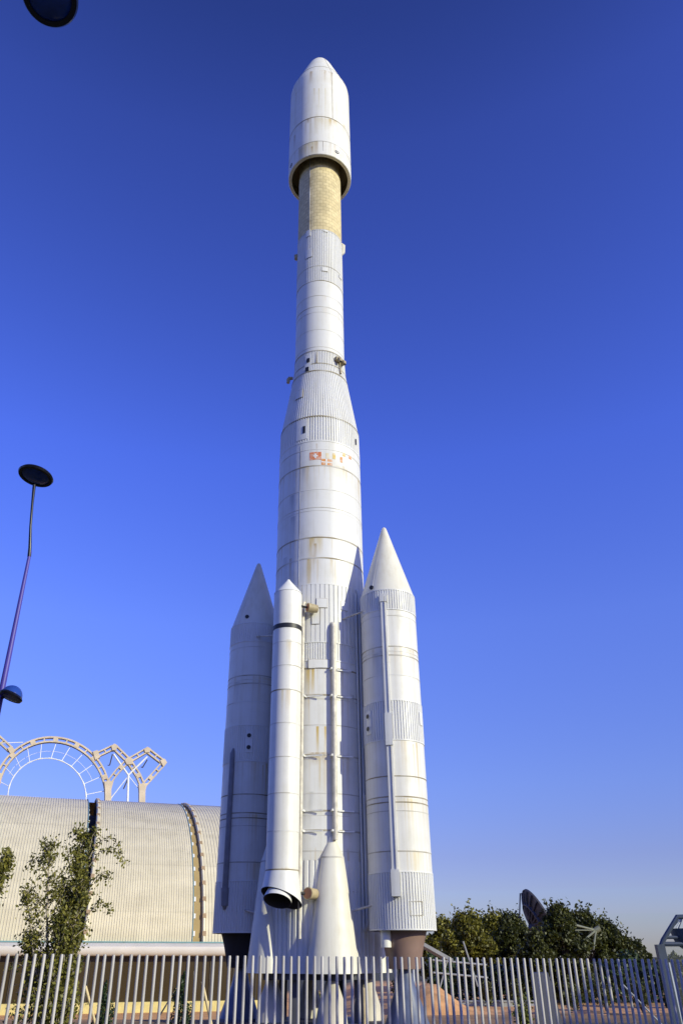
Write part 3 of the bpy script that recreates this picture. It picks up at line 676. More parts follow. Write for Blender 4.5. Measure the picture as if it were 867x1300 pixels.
def duct(body, c, px0, y0, y1, w_=.2, th=.11, ends=True, mid=True, m_=None):
    a0, zt_ = on_pal(px0, y0, c); _, zl_ = on_pal(px0, y1, c)
    px1 = px0
    mb = MB(); hw = w_ / 2 / RP
    mb.patch(RP, a0 - hw, a0 + hw, zl_, zt_, th, 0, 3)
    mb.patch(RP + th, a0 + hw * .35, a0 + hw * .6, zl_ + .1, zt_ - .1, .03, 1, 1)
    if ends:
        mb.patch(RP, a0 - hw * 1.25, a0 + hw * 1.25, zl_ - .25, zl_ + .55, th + .06, 0, 3)
        mb.patch(RP, a0 - hw * 1.25, a0 + hw * 1.25, zt_ - .30, zt_ + .02, th + .03, 0, 3)
    if mid:
        mb.patch(RP, a0 - hw * 1.15, a0 + hw * 1.15, zl_ + (zt_ - zl_) * .44, zl_ + (zt_ - zl_) * .55, th + .05, 0, 3)
    return mb.build('cable_duct', [m_ or M['plain_white'], M['seam_pale']], body)
duct(pal, cpal, 486.5, 756, 1128)
def rounded_duct(body, c, px, y0, y1):
    a0, zt_ = on_pal(px, y0, c, RP); _, zl_ = on_pal(px, y1, c, RP)
    d = dirn(a0); mb = MB()
    mb.tube([d * (RP - .02) + Vector((0, 0, zl_ - .2)), d * (RP + .05) + Vector((0, 0, zl_)), d * (RP + .05) + Vector((0, 0, zt_)), d * (RP - .02) + Vector((0, 0, zt_ + .2))], [.08, .115, .10, .06], 12)
    mb.tube([d * (RP + .02) + Vector((0, 0, zl_ - .1)), d * (RP + .06) + Vector((0, 0, zl_ + .5))], .145, 12)
    return mb.build('cable_duct', M['duct_grey'], body)
rounded_duct(pal2, cpal2, 296.5, 957, 1146)
def ports(body, c, px, ys):
    a, z0 = on_pal(px, ys[0], c); _, z1 = on_pal(px, ys[1], c)
    d = dirn(a); mb = MB()
    zc = (z0 + z1) / 2; hh = abs(z0 - z1) / 2 + .2
    mb.patch(RP, a - .13, a + .13, zc - hh, zc + hh, .035, 0, 4)
    for z in (z0, z1):
        p = d * (RP + .03) + Vector((0, 0, z))
        mb.tube([p - d * .03, p + d * .03], .11, 18, 0); mb.tube([p, p + d * .035], .085, 18, 1)
    mb.build('port_plate', [M['plain_white'], M['black']], body)
ports(pal, cpal, 468.3, (910, 926)); ports(pal2, cpal2, 316.6, (934, 949))
for body, c, px, py, r in ((pal, cpal, 471.5, 746, 1.07), (pal2, cpal2, 314, 783, 1.02)):
    a, z = on_pal(px, py, c, r); d = dirn(a); mb = MB()
    mb.tube([d * (r - .1) + Vector((0, 0, z)), d * (r + .04) + Vector((0, 0, z))], .085, 16, 0)
    mb.build('vent_hole', M['black'], body)
a0, zt_ = on_pal(519.5, 1143.5, cpal); a1, zl_ = on_pal(536.5, 1162.5, cpal)
mb = MB()
for (b0, b1, y0, y1) in ((a0, a0 + .014, zl_, zt_), (a1 - .014, a1, zl_, zt_), (a0, a1, zl_, zl_ + .02), (a0, a1, zt_ - .02, zt_)): mb.patch(RP + .018, b0, b1, y0, y1, .012, 0, 4)
mb.build('hatch_outline', M['seam'], pal)
a0, zt_ = on_pal(531, 904, cpal); a1, zl_ = on_pal(535, 922, cpal)
mb = MB(); mb.patch(RP + .018, a0, a1, zl_, zt_, .02, 0, 3); mb.build('access_panel', M['plain_white'], pal)
# struts and dark gap plates joining boosters to the core
for a, body in ((rad_pal, pal), (rad_pal + PI, pal2)):
    for z in (fr(770), fr(1150)):
        mb = MB()
        for s_ in (-1, 1):
            t = dirn(a + PI/2) * s_
            mb.tube([dirn(a) * -(DP - RC + .02) + t * .95 + Vector((0, 0, z - .15)) + dirn(a) * -.3, t * .85 + dirn(a) * -.62 + Vector((0, 0, z + .05))], .035, 8)
            mb.build('attachment_strut', M['pipe'], body); mb = MB()
    mb = MB()
    mb.box(dirn(a) * -(DP - (RC + DP - RP) / 2) + Vector((0, 0, (fr(760) + fr(1170)) / 2)), (.25, .36, fr(760) - fr(1170)), 0, Matrix.Rotation(a, 3, 'Z'))
    mb.build('attachment_rail', M['grey_wall'], body)

# solid strap-on boosters --------------------------------------------------------------------
RS = .56; DS = 2.66
def solid_booster(a):
    c = dirn(a) * DS; c0 = dirn(rad_pal - PI / 2) * DS; Yc = math.hypot(c0.x, RY + c0.y)
    f_ = lambda y: hz(y, Yc - RS)
    ztip = hz(737, Yc); zsh = hz(755, Yc - .1); zst = f_(1104); zmo = f_(1139)
    mb = MB()
    mb.lathe([(RS, zst), (RS, zsh - .1), (RS - .01, zsh)], 64)
    for y, t, k in ((815, .014, 2), (845, .016, 2), (876, .022, 1), (918, .016, 2), (961, .014, 2), (1007, .014, 2), (1055, .016, 2), (1104, .022, 1)):
        z = f_(y); mb.lathe([(RS - .01, z - t), (RS + .007, z - t), (RS + .007, z + t), (RS - .01, z + t)], 64, mi=k)
    z = f_(794.5); mb.lathe([(RS - .01, z - .09), (RS + .015, z - .09), (RS + .015, z + .09), (RS - .01, z + .09)], 64, mi=3)
    body = mb.build('solid_booster', [paint('solid_paint', (.76, .745, .705, 1), DIRT, RUST, rings=[f_(876), f_(1104), f_(815)], zlo=0, zhi=25, fade=1.0, dirt_amt=.42, rust_amt=.55, streaks=[(a + .15, f_(1103), .5, .05, .8, RS, YEL), (a + .55, f_(1103), .4, .04, .8, RS, YEL), (a + .3, f_(877), 1.0, .06, .5, RS, OCH), (a + .7, f_(813), .6, .2, .35, RS, OCH)]), M['seam'], M['seam_pale'], M['black']], rocket, loc=c)
    mb = MB(); mb.lathe([(RS + .006, zsh - .02), (RS - .03, zsh + .06), (.10, ztip - .10), (.05, ztip - .02), (.002, ztip)], 48)
    mb.build('nose_cone', M['plain_white'], body)
    # flared skirt with a slanted lower rim, open and dark inside
    tilt = dirn(a)        # outward
    n = 56; vs = []; fs = []
    rows = []
    for k in range(n):
        an = 2 * PI * k / n; d = dirn(an)
        slant = d.dot(dirn(a - R(16))) * .31
        r1 = RS + .125
        rows.append((d * RS + Vector((0, 0, zst)), d * r1 + Vector((0, 0, zmo + slant)), d * (r1 - .03) + Vector((0, 0, zmo + slant + .005)), d * (RS - .08) + Vector((0, 0, zst - .1))))
    mb = MB()
    for i in range(3):
        o = len(mb.v); mb.v += [tuple(rw[i]) for rw in rows] + [tuple(rw[i + 1]) for rw in rows]
        for k in range(n):
            k2 = (k + 1) % n; mb.f.append([o + k2, o + k, o + n + k, o + n + k2]); mb.m.append(0 if i == 0 else 1)
    mb.lathe([(RS - .08, zst - .1), (.01, zst - .05)], n, mi=1)
    sk_ = mb.build('flared_skirt', [M['plain_white'], M['near_black']], body)
    # canted nozzle
    q = (Vector((0, 0, -1)) + dirn(a + R(8)) * .50).normalized()
    Mx = q.to_track_quat('Z', 'Y').to_matrix()
    mb = MB(); mb.lathe([(.26, 0), (.34, .25), (.455, .62), (.47, .72)], 48, M=Mx, c=(0, 0, zst - .28))
    mb.lathe([(.47, .72), (.44, .72), (.25, .2), (.01, .15)], 48, M=Mx, c=(0, 0, zst - .28), mi=1)
    mb.build('nozzle', [M['plain_white'], M['near_black']], body)
    # attachment fittings
    for y in (765, 1133):
        z = f_(y) + .0; t = dirn(a + PI / 2)
        mb = MB()
        base = dirn(a) * -(DS - RC) + t * .42
        tipp = base * .42 + t * .16 + Vector((0, 0, .0))
        P = lambda v: v + Vector((0, 0, z))
        if y < 1000: e0, e1 = base + t * .5, base + t * .25 + dirn(a) * .33
        else: e0, e1 = base + t * .42 - dirn(a) * .1, base + t * .36 + dirn(a) * .36
        ed = (e1 - e0).normalized()
        mb.tube([P(e0), P(e1)], [.16, .19], 18, 0)
        mb.tube([P(e1 + ed * .004), P(e1 + ed * .014)], .16, 18, 1)
        mb.tube([P(base + t * .25 + dirn(a) * .3), P(t * .40)], .05, 8, 2)
        mb.build('attachment_fitting', [M['tan_metal'], simple('fitting_rust', (.30, .13, .07), .7), M['black']], body)
    return body, c
solid_booster(rad_pal - PI / 2 + R(3.3))
solid_booster(rad_pal + PI / 2 + R(3.3))

# conical pedestals and stand legs under the boosters
def pedestal(c, lbl):
    zt_ = zn - .0
    mb = MB(); mb.lathe([(.22, zt_), (.24, zt_ - .15), (.34, zt_ - .55), (.52, zt_ - 1.0), (.70, .16), (.74, .10), (.74, 0.0)], 48, close=True)
    e = mb.build('pedestal', M['pedestal'], None, loc=(c.x, RY + c.y, 0)); tag(e, lbl, 'pedestal', 'pedestals under the boosters')
    zt2 = zt_
    return e
pedestal(cpal, 'blue-grey flared pedestal under the brown engine of the sunlit booster')
pedestal(cpal2, 'dark flared pedestal under the shaded booster beside the pavilion wall')
# central support frame
mb = MB()
for k in range(4):
    a = R(-31) + k * PI/2
    p = dirn(a) * 1.5
    mb.beam(p + Vector((0, 0, 0)), p + Vector((0, 0, zb + .1)), .28, .28)
mb.lathe([(RC - .25, zb - .18), (RC - .1, zb - .18), (RC - .1, zb + .02), (RC - .25, zb + .02)], 48)
mb.box((0, 0, .06), (4.2, 4.2, .12))
st_ = mb.build('support_frame', M['slate_panel'], None, loc=(0, RY, 0)); tag(st_, 'dark steel support frame under the rocket base among the engine nozzles', 'stand')

# ------------------------------------------------------------------ FENCE
FY0, FM = 12.4, .30
fdir = Vector((1, FM, 0)).normalized()
fence = empty('picket_fence', (0, FY0, 0), 'long fence of round pale grey tube posts crossing the bottom of the scene', 'fence')
pm = MB()
pm.tube([(0, 0, 0), (0, 0, 1.985), (0, 0, 2.0)], [.0205, .0205, .016], 14)
post0 = None
xs0 = -4.34
step = .1085
k = 0
while True:
    x = xs0 + k * step * fdir.x
    if x > 5.95: break
    zt_ = 2.0 - .0075 * x
    jit = rng.uniform(-.003, .003)
    if post0 is None:
        post0 = pm.build('post', M['post'], fence, ang=40); o = post0
    else:
        o = post0.copy(); COL.objects.link(o); o.parent = fence
    o.location = (x, FM * x + jit, 0); o.scale = (1, 1, (zt_ + rng.uniform(-.003, .003)) / 2.0)
    o.rotation_euler = (rng.uniform(-.003, .003), R(rng.gauss(0, .22)), rng.uniform(0, 3))
    k += 1
print('posts', k)
for zz in (.22, .62):
    mb = MB(); mb.beam((-4.5, -4.5 * FM + .045, zz), (6.1, 6.1 * FM + .045, zz), .03, .06)
    mb.build('rail', M['post'], fence)

# ------------------------------------------------------------------ LAMPS
def lamp_head(name, c, ax, r, parent, dome=.45, glass='lamp_glass'):
    """shallow dome whose open face looks along ax"""
    ax = Vector(ax).normalized(); Mx = ax.to_track_quat('Z', 'Y').to_matrix()
    mb = MB()
    prof = [(.002, -dome * r)] + [(r * math.sin(R(t)), -dome * r * math.cos(R(t))) for t in (15, 30, 45, 60, 75, 88)] + [(r, 0)]
    mb.lathe(prof, 48, M=Mx); 
    h = mb.build(name, M['lamp_shell'], parent, loc=c)
    mb = MB(); mb.lathe([(r, -.03), (r + .02, 0), (r + .005, .03), (r - .05, .03), (r - .05, .0)], 48, M=Mx); mb.build('rim', M['lamp_rim'], h)
    mb = MB(); mb.lathe([(r - .045, .012), (r * .7, .03), (r * .3, .045), (.002, .05)], 48, M=Mx); mb.build('glass', M[glass], h)
    return h
LY = 12.0
lp = at_depth(-20, 1010, LY)
base = Vector((at_depth(3, 885, LY).x, LY, 0))
lamp = empty('street_lamp', base, 'violet lamp post with a tilted disc head and small side lamp behind the fence', 'street lamp')
kink = at_depth(39, 700, LY) - base
mb = MB(); mb.tube([(0, 0, 0), (0, 0, 1.0), (kink.x * .6, 0, kink.z * .6), kink], [.09, .085, .052, .026], 16)
mb.build('pole', M['lamp_pole'], lamp)
hd = at_depth(46, 604, LY - .1) - base
st0 = at_depth(44, 616, LY - .1) - base; st1 = at_depth(39.3, 668, LY - .08) - base
mb = MB(); mb.tube([kink - Vector((0, 0, .1)), kink + Vector((-.015, -.01, .06)), st1, at_depth(41.5, 640, LY - .1) - base, st0], [.032, .028, .022, .022, .03], 12)
mb.build('upper_stem', M['lamp_rim'], lamp)
lamp_head('lamp_head', hd, Vector((-.13, -.10, -1)), .30, lamp, .35)
h2 = at_depth(14.5, 884, LY - .15) - base
mb = MB(); mb.tube([(0, 0, h2.z + .02), h2 + Vector((-.06, 0, .04))], .03, 10); mb.build('side_arm', M['lamp_rim'], lamp)
lamp_head('side_lamp', h2, Vector((-.30, -.12, -.95)), .17, lamp, 1.0, 'lamp_reflector')
# second post: only its head reaches into the top of the picture
LY2 = 4.6
hc = at_depth(64, -4, LY2)
b2 = Vector((hc.x - 2.5, LY2 + .3, 0))
lamp2 = empty('street_lamp', b2, 'dark round lamp head with black rim at the top edge of the sky', 'street lamp')
hh = hc - b2
mb = MB(); mb.tube([(0, 0, 0), (0, 0, hh.z * .6), (.05, 0, hh.z - .5), (.4, -.05, hh.z + .55), (1.3, -.15, hh.z + .9), (hh.x - .35, hh.y + .1, hh.z + .75), (hh.x, hh.y + .05, hh.z + .12)], [.09, .06, .04, .035, .03, .03, .03], 12)
mb.build('pole', M['lamp_pole'], lamp2)
lamp_head('lamp_head', hh, Vector((.10, -.22, -.95)), .285, lamp2, .35)

# ------------------------------------------------------------------ PAVILION (left)
BY0, BM = 57.5, .32
bn = math.hypot(1, BM); bdir = Vector((1/bn, BM/bn, 0)); bback = Vector((-BM/bn, 1/bn, 0)); borig = Vector((0, BY0, 0))
def s_at(px, py, bb):
    d = ray(px, py); kx = d.x / d.y
    o = borig + bback * bb
    # (o.x + s bx) = kx (o.y + s by)
    return (kx * o.y - o.x) / (bdir.x - kx * bdir.y)
pav = empty('pavilion', borig, 'low pavilion with a great curved ribbed metal roof and white eave', 'building')
ZE, HR, BR = 2.74, 9.8, 12.0
def rp_(s, t, inset=0.0):
    tt = t * PI / 2
    return bdir * s + bback * (BR * (1 - math.cos(tt)) + inset * math.cos(tt)) + Vector((0, 0, ZE + HR * math.sin(tt) - inset * math.sin(tt)))
NT = 36
TS = .80
def b_of(t): return BR * (1 - math.cos(t * PI/2))
def edge(px0, py0, px1, py1, tt=TS):   # s at the foot and its rate along t
    s0 = s_at(px0, py0, 0); s1 = s_at(px1, py1, b_of(tt))
    return (s0, (s1 - s0) / tt)
E_strip1_l = edge(97, 1194, 113, 1016); E_strip1_r = edge(107, 1194, 124.5, 1016)
E_strip2_l = edge(244.5, 1197, 230.5, 1024); E_strip2_r = edge(258, 1197, 238, 1025)
sL = s_at(-80, 1192, 0); sR = s_at(330, 1198, 0) + 1.5
def es(E, t): return E[0] + E[1] * t
def roof(E0, E1, ribs):
    mb = MB(); cols = []
    for k in range(ribs):
        for f_, h in ((0, 0), (.70, 0), (.78, .028), (.92, .028)): cols.append(((k + f_) / ribs, h))
    cols.append((1.0, 0)); n = len(cols); vs = []; fs = []
    for i in range(NT + 1):
        t = i / NT
        for (u, h) in cols:
            s = es(E0, t) * (1 - u) + es(E1, t) * u
            vs.append(rp_(s, t, -h))
    for i in range(NT):
        for k in range(n - 1): fs.append((i*n+k, i*n+k+1, (i+1)*n+k+1, (i+1)*n+k))
    # closing side walls of the sheet
    mb.add(vs, fs)
    return mb.build('roof', M['roof'], pav, ang=20)
roof((sL, 0.0), E_strip1_l, 44)
roof(E_strip1_r, E_strip2_l, 42)
roof(E_strip2_r, (sR, 0.0), 26)
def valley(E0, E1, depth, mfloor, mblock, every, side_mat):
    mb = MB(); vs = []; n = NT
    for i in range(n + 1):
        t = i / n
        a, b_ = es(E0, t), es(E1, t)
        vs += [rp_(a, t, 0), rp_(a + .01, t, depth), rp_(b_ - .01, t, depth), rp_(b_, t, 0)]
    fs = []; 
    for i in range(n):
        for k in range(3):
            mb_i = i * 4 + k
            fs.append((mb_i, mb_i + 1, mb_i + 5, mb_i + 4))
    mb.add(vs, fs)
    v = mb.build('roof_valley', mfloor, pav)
    for i in range(every):
        mb = MB()
        t = (i + .5) / every * .96
        a, b_ = es(E0, t), es(E1, t); w_ = b_ - a
        p = rp_(a + w_ * .12, t, depth * .4); q = rp_(b_ + w_ * .06, t, -.02)
        T = (rp_(a, t + .01) - rp_(a, t)).normalized()
        mb.beam(p - T * .14, p + T * .14, .10, .08, mi=0)
        mb.build('cleat', M['white_steel'], v); mb = MB()
        mb.beam(q - T * .13, q + T * .13, .23, .25, mi=0)
        mb.build('cleat', mblock, v)
    mb = MB(); 
    pts = [rp_(es(E1, i / 24) + .02, i / 24, -.03) for i in range(25)]
    mb.tube(pts, .12, 6); mb.build('edge_rail', M['roof'], v)
    mb = MB(); pts = [rp_(es(E0, i / 24) - .02, i / 24, -.03) for i in range(25)]
    mb.tube(pts, .03, 6); mb.build('edge_rail', M['teal'], v)
valley(E_strip1_l, E_strip1_r, 1.1, M['strip_dark'], M['valley_block'], 14, M['roof'])  # dark floor colour carries the shade of this deep valley
valley(E_strip2_l, E_strip2_r, .10, M['strip_floor'], M['valley_block'], 15, M['roof'])
# eave: rounded white fascia
mb = MB(); prof = []
for k in range(9):
    an = -PI/2 + PI * k / 8 * .62
    prof.append((-.42 - .30 * math.cos(an), ZE - .37 + .37 * math.sin(an) ))
prof = [(.3, ZE - .73), (-.45, ZE - .73)] + prof[1:] + [(-.12, ZE - .02)]
vs = []
for s in (sL, sR):
    for (bb, z) in prof: vs.append(bdir * s + bback * bb + Vector((0, 0, z)))
n = len(prof); mb.add(vs, [(k, k + 1, n + k + 1, n + k) for k in range(n - 1)])
mb.build('eave', M['band'], pav, ang=40)
mb = MB(); mb.beam(bdir * sL + bback * -.10 + Vector((0, 0, ZE + .01)), bdir * sR + bback * -.10 + Vector((0, 0, ZE + .01)), .2, .07); mb.build('gutter', M['teal'], pav)
mb = MB(); mb.box(bdir * ((sL + sR) / 2) + bback * .2 + Vector((0, 0, (ZE - .72 - .5) / 2)), (sR - sL, .12, ZE - .72 + .5), 0, Matrix.Rotation(math.atan(BM), 3, 'Z'))
mb.build('glass_wall', M['bronze_glass'], pav)
mb = MB(); s = sL
while s < sR:
    mb = MB(); mb.box(bdir * s + bback * .12 + Vector((0, 0, .80)), (.05, .06, 2.44), 0, Matrix.Rotation(math.atan(BM), 3, 'Z')); s += 1.45
    mb.build('mullion', M['strip_dark'], pav)
mb = MB(); mb.box(bdir * ((sL + sR) / 2) + bback * -.1 + Vector((0, 0, -.64)), (sR - sL, .6, .60), 0, Matrix.Rotation(math.atan(BM), 3, 'Z'))
mb.build('plinth', M['yellow_wall'], pav)
mb = MB()
dz_ = Vector((0, 0, -.9)); mb.add([bdir * sL + bback * .3 + dz_, bdir * sR + bback * .3 + dz_, bdir * sR + bback * 22 + dz_, bdir * sL + bback * 22 + dz_,
        *[v + Vector((0, 0, ZE - .9)) for v in (bdir * sL + bback * .3, bdir * sR + bback * .3, bdir * sR + bback * 22, bdir * sL + bback * 22)]],
       [(1, 2, 6, 5), (2, 3, 7, 6), (3, 0, 4, 7)])
vs = [rp_(sR, i / NT) for i in range(NT + 1)] + [bdir * sR + bback * 18 + Vector((0, 0, ZE + HR)), bdir * sR + bback * 22 + Vector((0, 0, ZE)), bdir * sR + Vector((0, 0, ZE))]
mb.add(vs, [tuple(range(len(vs)))])
vs = [rp_(sL, i / NT) for i in range(NT + 1)] + [bdir * sL + bback * 18 + Vector((0, 0, ZE + HR)), bdir * sL + bback * 22 + Vector((0, 0, ZE)), bdir * sL + Vector((0, 0, ZE))]
mb.add(vs, [tuple(range(len(vs)))])
a, b_ = rp_(sL, 1), rp_(sR, 1)
mb.add([a, b_, b_ + bback * 9, a + bback * 9], [(0, 1, 2, 3)]); mb.add([a + bback * 9, b_ + bback * 9, bdir * sR + bback * 22, bdir * sL + bback * 22], [(0, 1, 2, 3)])
mb.build('rear_shell', M['roof'], pav, smooth=False)

# ------------------------------------------------------------------ STONE ARCADE behind the pavilion
AY0 = 86.0
def ap(px, py, off=0.0): return at_line(px, py, AY0, BM) + bback * off
arc = empty('stone_arcade', at_line(75, 1213, AY0, BM), 'pale stone open-work arches with white steel spokes rising behind the curved roof', 'arcade')
A0 = arc.location.copy()
PXM = (ap(76, 960) - ap(75, 960)).length      # metres per pixel there
nrm = bback
def ladder(name, pts, width_px, depth=.55, nodes=True, parent=arc, blocks=None):
    P = [ap(*p) - A0 for p in pts]; w_ = width_px * PXM
    # resample by arc length
    L = [0]
    for i in range(1, len(P)): L.append(L[-1] + (P[i] - P[i-1]).length)
    def at(s):
        s = max(0, min(L[-1], s))
        for i in range(1, len(P)):
            if s <= L[i] + 1e-9:
                u = (s - L[i-1]) / max(L[i] - L[i-1], 1e-9); return P[i-1].lerp(P[i], u), (P[i] - P[i-1]).normalized()
        return P[-1], (P[-1] - P[-2]).normalized()
    mb = MB(); total = L[-1]; nseg = max(2, round(total / (w_ * 1.9)))
    fine = nseg * 2
    def off(s, k):
        p, t = at(s); e = total * .02
        t = (at(s + e)[0] - at(s - e)[0]).normalized()
        sd = t.cross(nrm).normalized()
        return p + sd * (k * w_ / 2)
    for k in (-1, 1):
        for i in range(fine):
            p = off(total * i / fine, k * .74); q = off(total * (i + 1) / fine, k * .74); e = (q - p) * .02
            mb.beam(p - e, q + e, depth, w_ * .26, up=(q - p).cross(nrm), mi=0)
    for i in range(nseg + 1):
        s = total * i / nseg; p = off(s, -.72); q = off(s, .72)
        big = (i % 2 == 0)
        mb.beam(p, q, depth * (1.06 if big else .94), w_ * (.8 if big else .2), up=(q - p).cross(nrm), mi=0)
    return mb.build(name, M['stone'], parent, smooth=False)
def circ(cx, cy, r, a0, a1, n=26, sy=1.0):
    return [(cx + r * math.cos(R(a0 + (a1 - a0) * i / n)), cy - r * sy * math.sin(R(a0 + (a1 - a0) * i / n))) for i in range(n + 1)]
bigarch = circ(66, 1010, 71, -4, 184)
ladder('arch', bigarch, 7.8)
ladder('arch', [(-60, 908), (-40, 912), (-18, 924), (0, 939), (14, 952)], 8.0)
ladder('arch', [(137, 992), (131, 978), (124, 962), (121, 958)], 7.5) if False else None
ladder('arch_branch', [(122, 959.5), (145.5, 948.5)], 7.2)
ladder('arch_branch', [(145.5, 948.5), (163.5, 966), (176, 985), (180.5, 996)], 7.4)
ladder('arch_branch', [(138.5, 994), (148, 981), (163, 965.5)], 7.0)
ladder('arch_branch', [(163.5, 966), (187, 952.5)], 7.2)
ladder('arch_branch', [(187, 952.5), (208.5, 969)], 7.2)
ladder('arch_branch', [(208, 969), (194, 985), (183, 997)], 7.0)
def solid(name, pts, th=.6):
    mb = MB(); f1 = [ap(*p) - A0 - bback * th / 2 for p in pts]; f2 = [v + bback * th for v in f1]; n = len(pts)
    mb.add(f1 + f2, [tuple(range(n)), tuple(range(2*n - 1, n - 1, -1))] + [(k, n + k, n + (k+1) % n, (k+1) % n) for k in range(n)])
    return mb.build(name, M['stone'], arc, smooth=False)
solid('pier', [(132.5, 993), (144.5, 992), (141.5, 1003), (140.8, 1100), (133.8, 1100), (133.4, 1003)], .8)
solid('pier', [(176, 996), (187, 995), (184.5, 1005), (183.5, 1100), (177, 1100), (176.6, 1005)], .8)
solid('node_block', [(118, 955), (124, 953), (127.5, 962), (121, 965.5)], .75); solid('node_block', [(141.5, 948), (145, 944.8), (149, 948), (148, 953), (142.5, 953.5)], .75)
solid('node_block', [(158.5, 966), (163, 961.5), (169, 964.5), (167.5, 971), (161, 971.5)], .75); solid('node_block', [(183, 952), (187, 948.8), (191, 951), (190, 956), (184, 956)], .75)
solid('node_block', [(203, 966), (209, 964), (212, 969), (207, 974)], .75); solid('node_block', [(10, 951), (15, 948), (20, 953), (14, 958)], .75)
# white steel: ring, spokes, struts
mb = MB(); ring = [ap(x, y, -.3) - A0 for x, y in circ(60, 1013, 49.5, -8, 188, 30)]
mb.tube(ring, .055, 8); mb.build('tension_ring', M['white_steel'], arc)
for an in range(4, 180, 16):
    mb = MB()
    p = Vector((60 + 49.5 * math.cos(R(an)), 1013 - 49.5 * math.sin(R(an)), 0)); q = Vector((66 + 67 * math.cos(R(an + 1)), 1010 - 67 * math.sin(R(an + 1)), 0))
    tx = Vector((-math.sin(R(an)), -math.cos(R(an)), 0)) * 3.2
    mb.tube([ap(p.x, p.y, -.3) - A0, ap(q.x, q.y, 0) - A0], .038, 6)
    mb.tube([ap(p.x + tx.x, p.y + tx.y, -.3) - A0, ap(p.x - tx.x, p.y - tx.y, -.3) - A0], .075, 6)
    mb.build('spoke', M['white_steel'], arc)
mb = MB(); inner = [ap(x, y, .2) - A0 for x, y in circ(63, 1012, 59, 20, 150, 14)]; mb.tube(inner, .022, 5); mb.build('stay_cable', M['white_steel'], arc)
for pts, r_ in (([(144.5, 958), (163, 984.5)], .095), ([(187, 961), (163, 984.5)], .095), ([(163, 984), (161, 1060)], .11), ([(161, 988), (141, 1014), (130, 1030)], .05),
                ([(164, 986), (178, 1004)], .04), ([(0, 944), (30, 943)], .05)):
    mb = MB(); mb.tube([ap(x, y, -.2) - A0 for x, y in pts], r_, 7); mb.build('steel_strut', M['white_steel'], arc)
for pts in ([(143, 958), (139.5, 972), (137, 972)], [(187, 965), (181, 975), (179, 974)], [(163, 988), (157, 1002)]):
    mb = MB(); mb.tube([ap(x, y, -.2) - A0 for x, y in pts], .06, 6); mb.build('dark_stay', M['strip_dark'], arc)

# ------------------------------------------------------------------ VEGETATION
def leaf_cards(mb, pts, size, jitter=1.0, r_=rng, up=.0):
    for p in pts:
        u = Vector((r_.gauss(0, 1), r_.gauss(0, 1), r_.gauss(0, 1))).normalized()
        w_ = u.cross(Vector((r_.gauss(0, 1), r_.gauss(0, 1), r_.gauss(0, 1)))).normalized()
        s = size * r_.uniform(.6, 1.3); a = u * s; b_ = w_ * s * .62
        mb.add([p - a, p - b_ * .9 + a * .1, p + a, p + b_ * .9 + a * .1], [(0, 1, 2, 3)])
def gnoise(r_): return Vector((r_.gauss(0, 1), r_.gauss(0, 1), r_.gauss(0, 1)))
def broad_tree(loc, h, rad, label, seed, leaf, bark, n_clump=60, per=130, size=.13, name='broadleaf_tree', group=None, crown_base=.18, lean=0):
    r_ = random.Random(seed); t = empty(name, loc, label, 'tree', group)
    mb = MB(); th = h * .62
    mb.tube([(0, 0, -.1), (.03, 0, th * .4), (lean * .4, .05, th), (lean * .6, 0, h * .85)], [.035 * h * .6, .025 * h * .6, .014 * h * .6, .01], 9)
    clumps = []
    for k in range(n_clump):
        u = r_.random() ** .8; z = h * (crown_base + (1 - crown_base) * u)
        prof = math.sin(PI * min(1, max(.03, (.12 + .88 * u) ** .75))) ** .55 if u < .97 else .25
        an = r_.uniform(0, 2 * PI); rr = rad * prof * math.sqrt(r_.uniform(.25, 1)) * r_.uniform(.75, 1.12)
        clumps.append((Vector((rr * math.cos(an) + lean * u, rr * math.sin(an), z - .1 * h * (1 - prof))), r_.choice((.12, .16, .2, .26, .32)) * rad))
    for c, cr in clumps[::3]:
        z0 = c.z * r_.uniform(.45, .75); p0 = Vector((lean * .3 * z0 / h, 0, z0))
        mb.tube([p0, p0.lerp(c, .5) + gnoise(r_) * .08, c], [.012 * h * .55, .008 * h * .5, .006], 5)
    mb.build('trunk', bark, t)
    mb = MB()
    for c, cr in clumps:
        pts = []
        for _ in range(per):
            d = gnoise(r_).normalized() * (cr * r_.random() ** .45); d.z *= .75
            pts.append(c + d)
        for _ in range(per // 14):
            d = gnoise(r_).normalized() * cr * r_.uniform(1, 1.35); pts.append(c + d)
        if c.z > h * .55:                       # ragged leading shoots
            for _ in range(3):
                d = Vector((r_.gauss(0, .5), r_.gauss(0, .5), 1)).normalized(); L_s = cr * r_.uniform(.8, 1.9)
                pts += [c + d * L_s * (k_ / 9) + gnoise(r_) * .05 for k_ in range(4, 12)]
        leaf_cards(mb, pts, size, r_=r_)
    mb.build('crown', leaf, t, smooth=False)
    return t
TG = 'trees on the far side of the grounds'
def tree_px(px, ytop, Y, radpx, label, seed, leaf, **kw):
    p = at_depth(px, ytop, Y); rad = radpx / F * (cP + sP * 0.03) * Y
    return broad_tree(Vector((p.x, Y, 0)), p.z, rad, label, seed, leaf, M['dark_bark'], group=TG, **kw)
K = dict(crown_base=.06)
tree_px(560, 1168, 62, 28, 'olive green tree nearest the brown rocket engine', 11, M['leaf_olive'], n_clump=80, per=210, size=.115, **K)
tree_px(590, 1160, 58, 36, 'broad olive tree with yellowish crown between booster and dish', 12, M['leaf_olive'], n_clump=110, per=210, size=.115, **K)
tree_px(622, 1160, 63, 34, 'olive tree in the middle of the row left of the dish', 20, M['leaf_olive'], n_clump=90, per=210, size=.115, **K)
tree_px(646, 1157, 60, 30, 'dark green tree directly left of the grey dish', 13, M['leaf_dark'], n_clump=90, per=210, size=.115, **K)
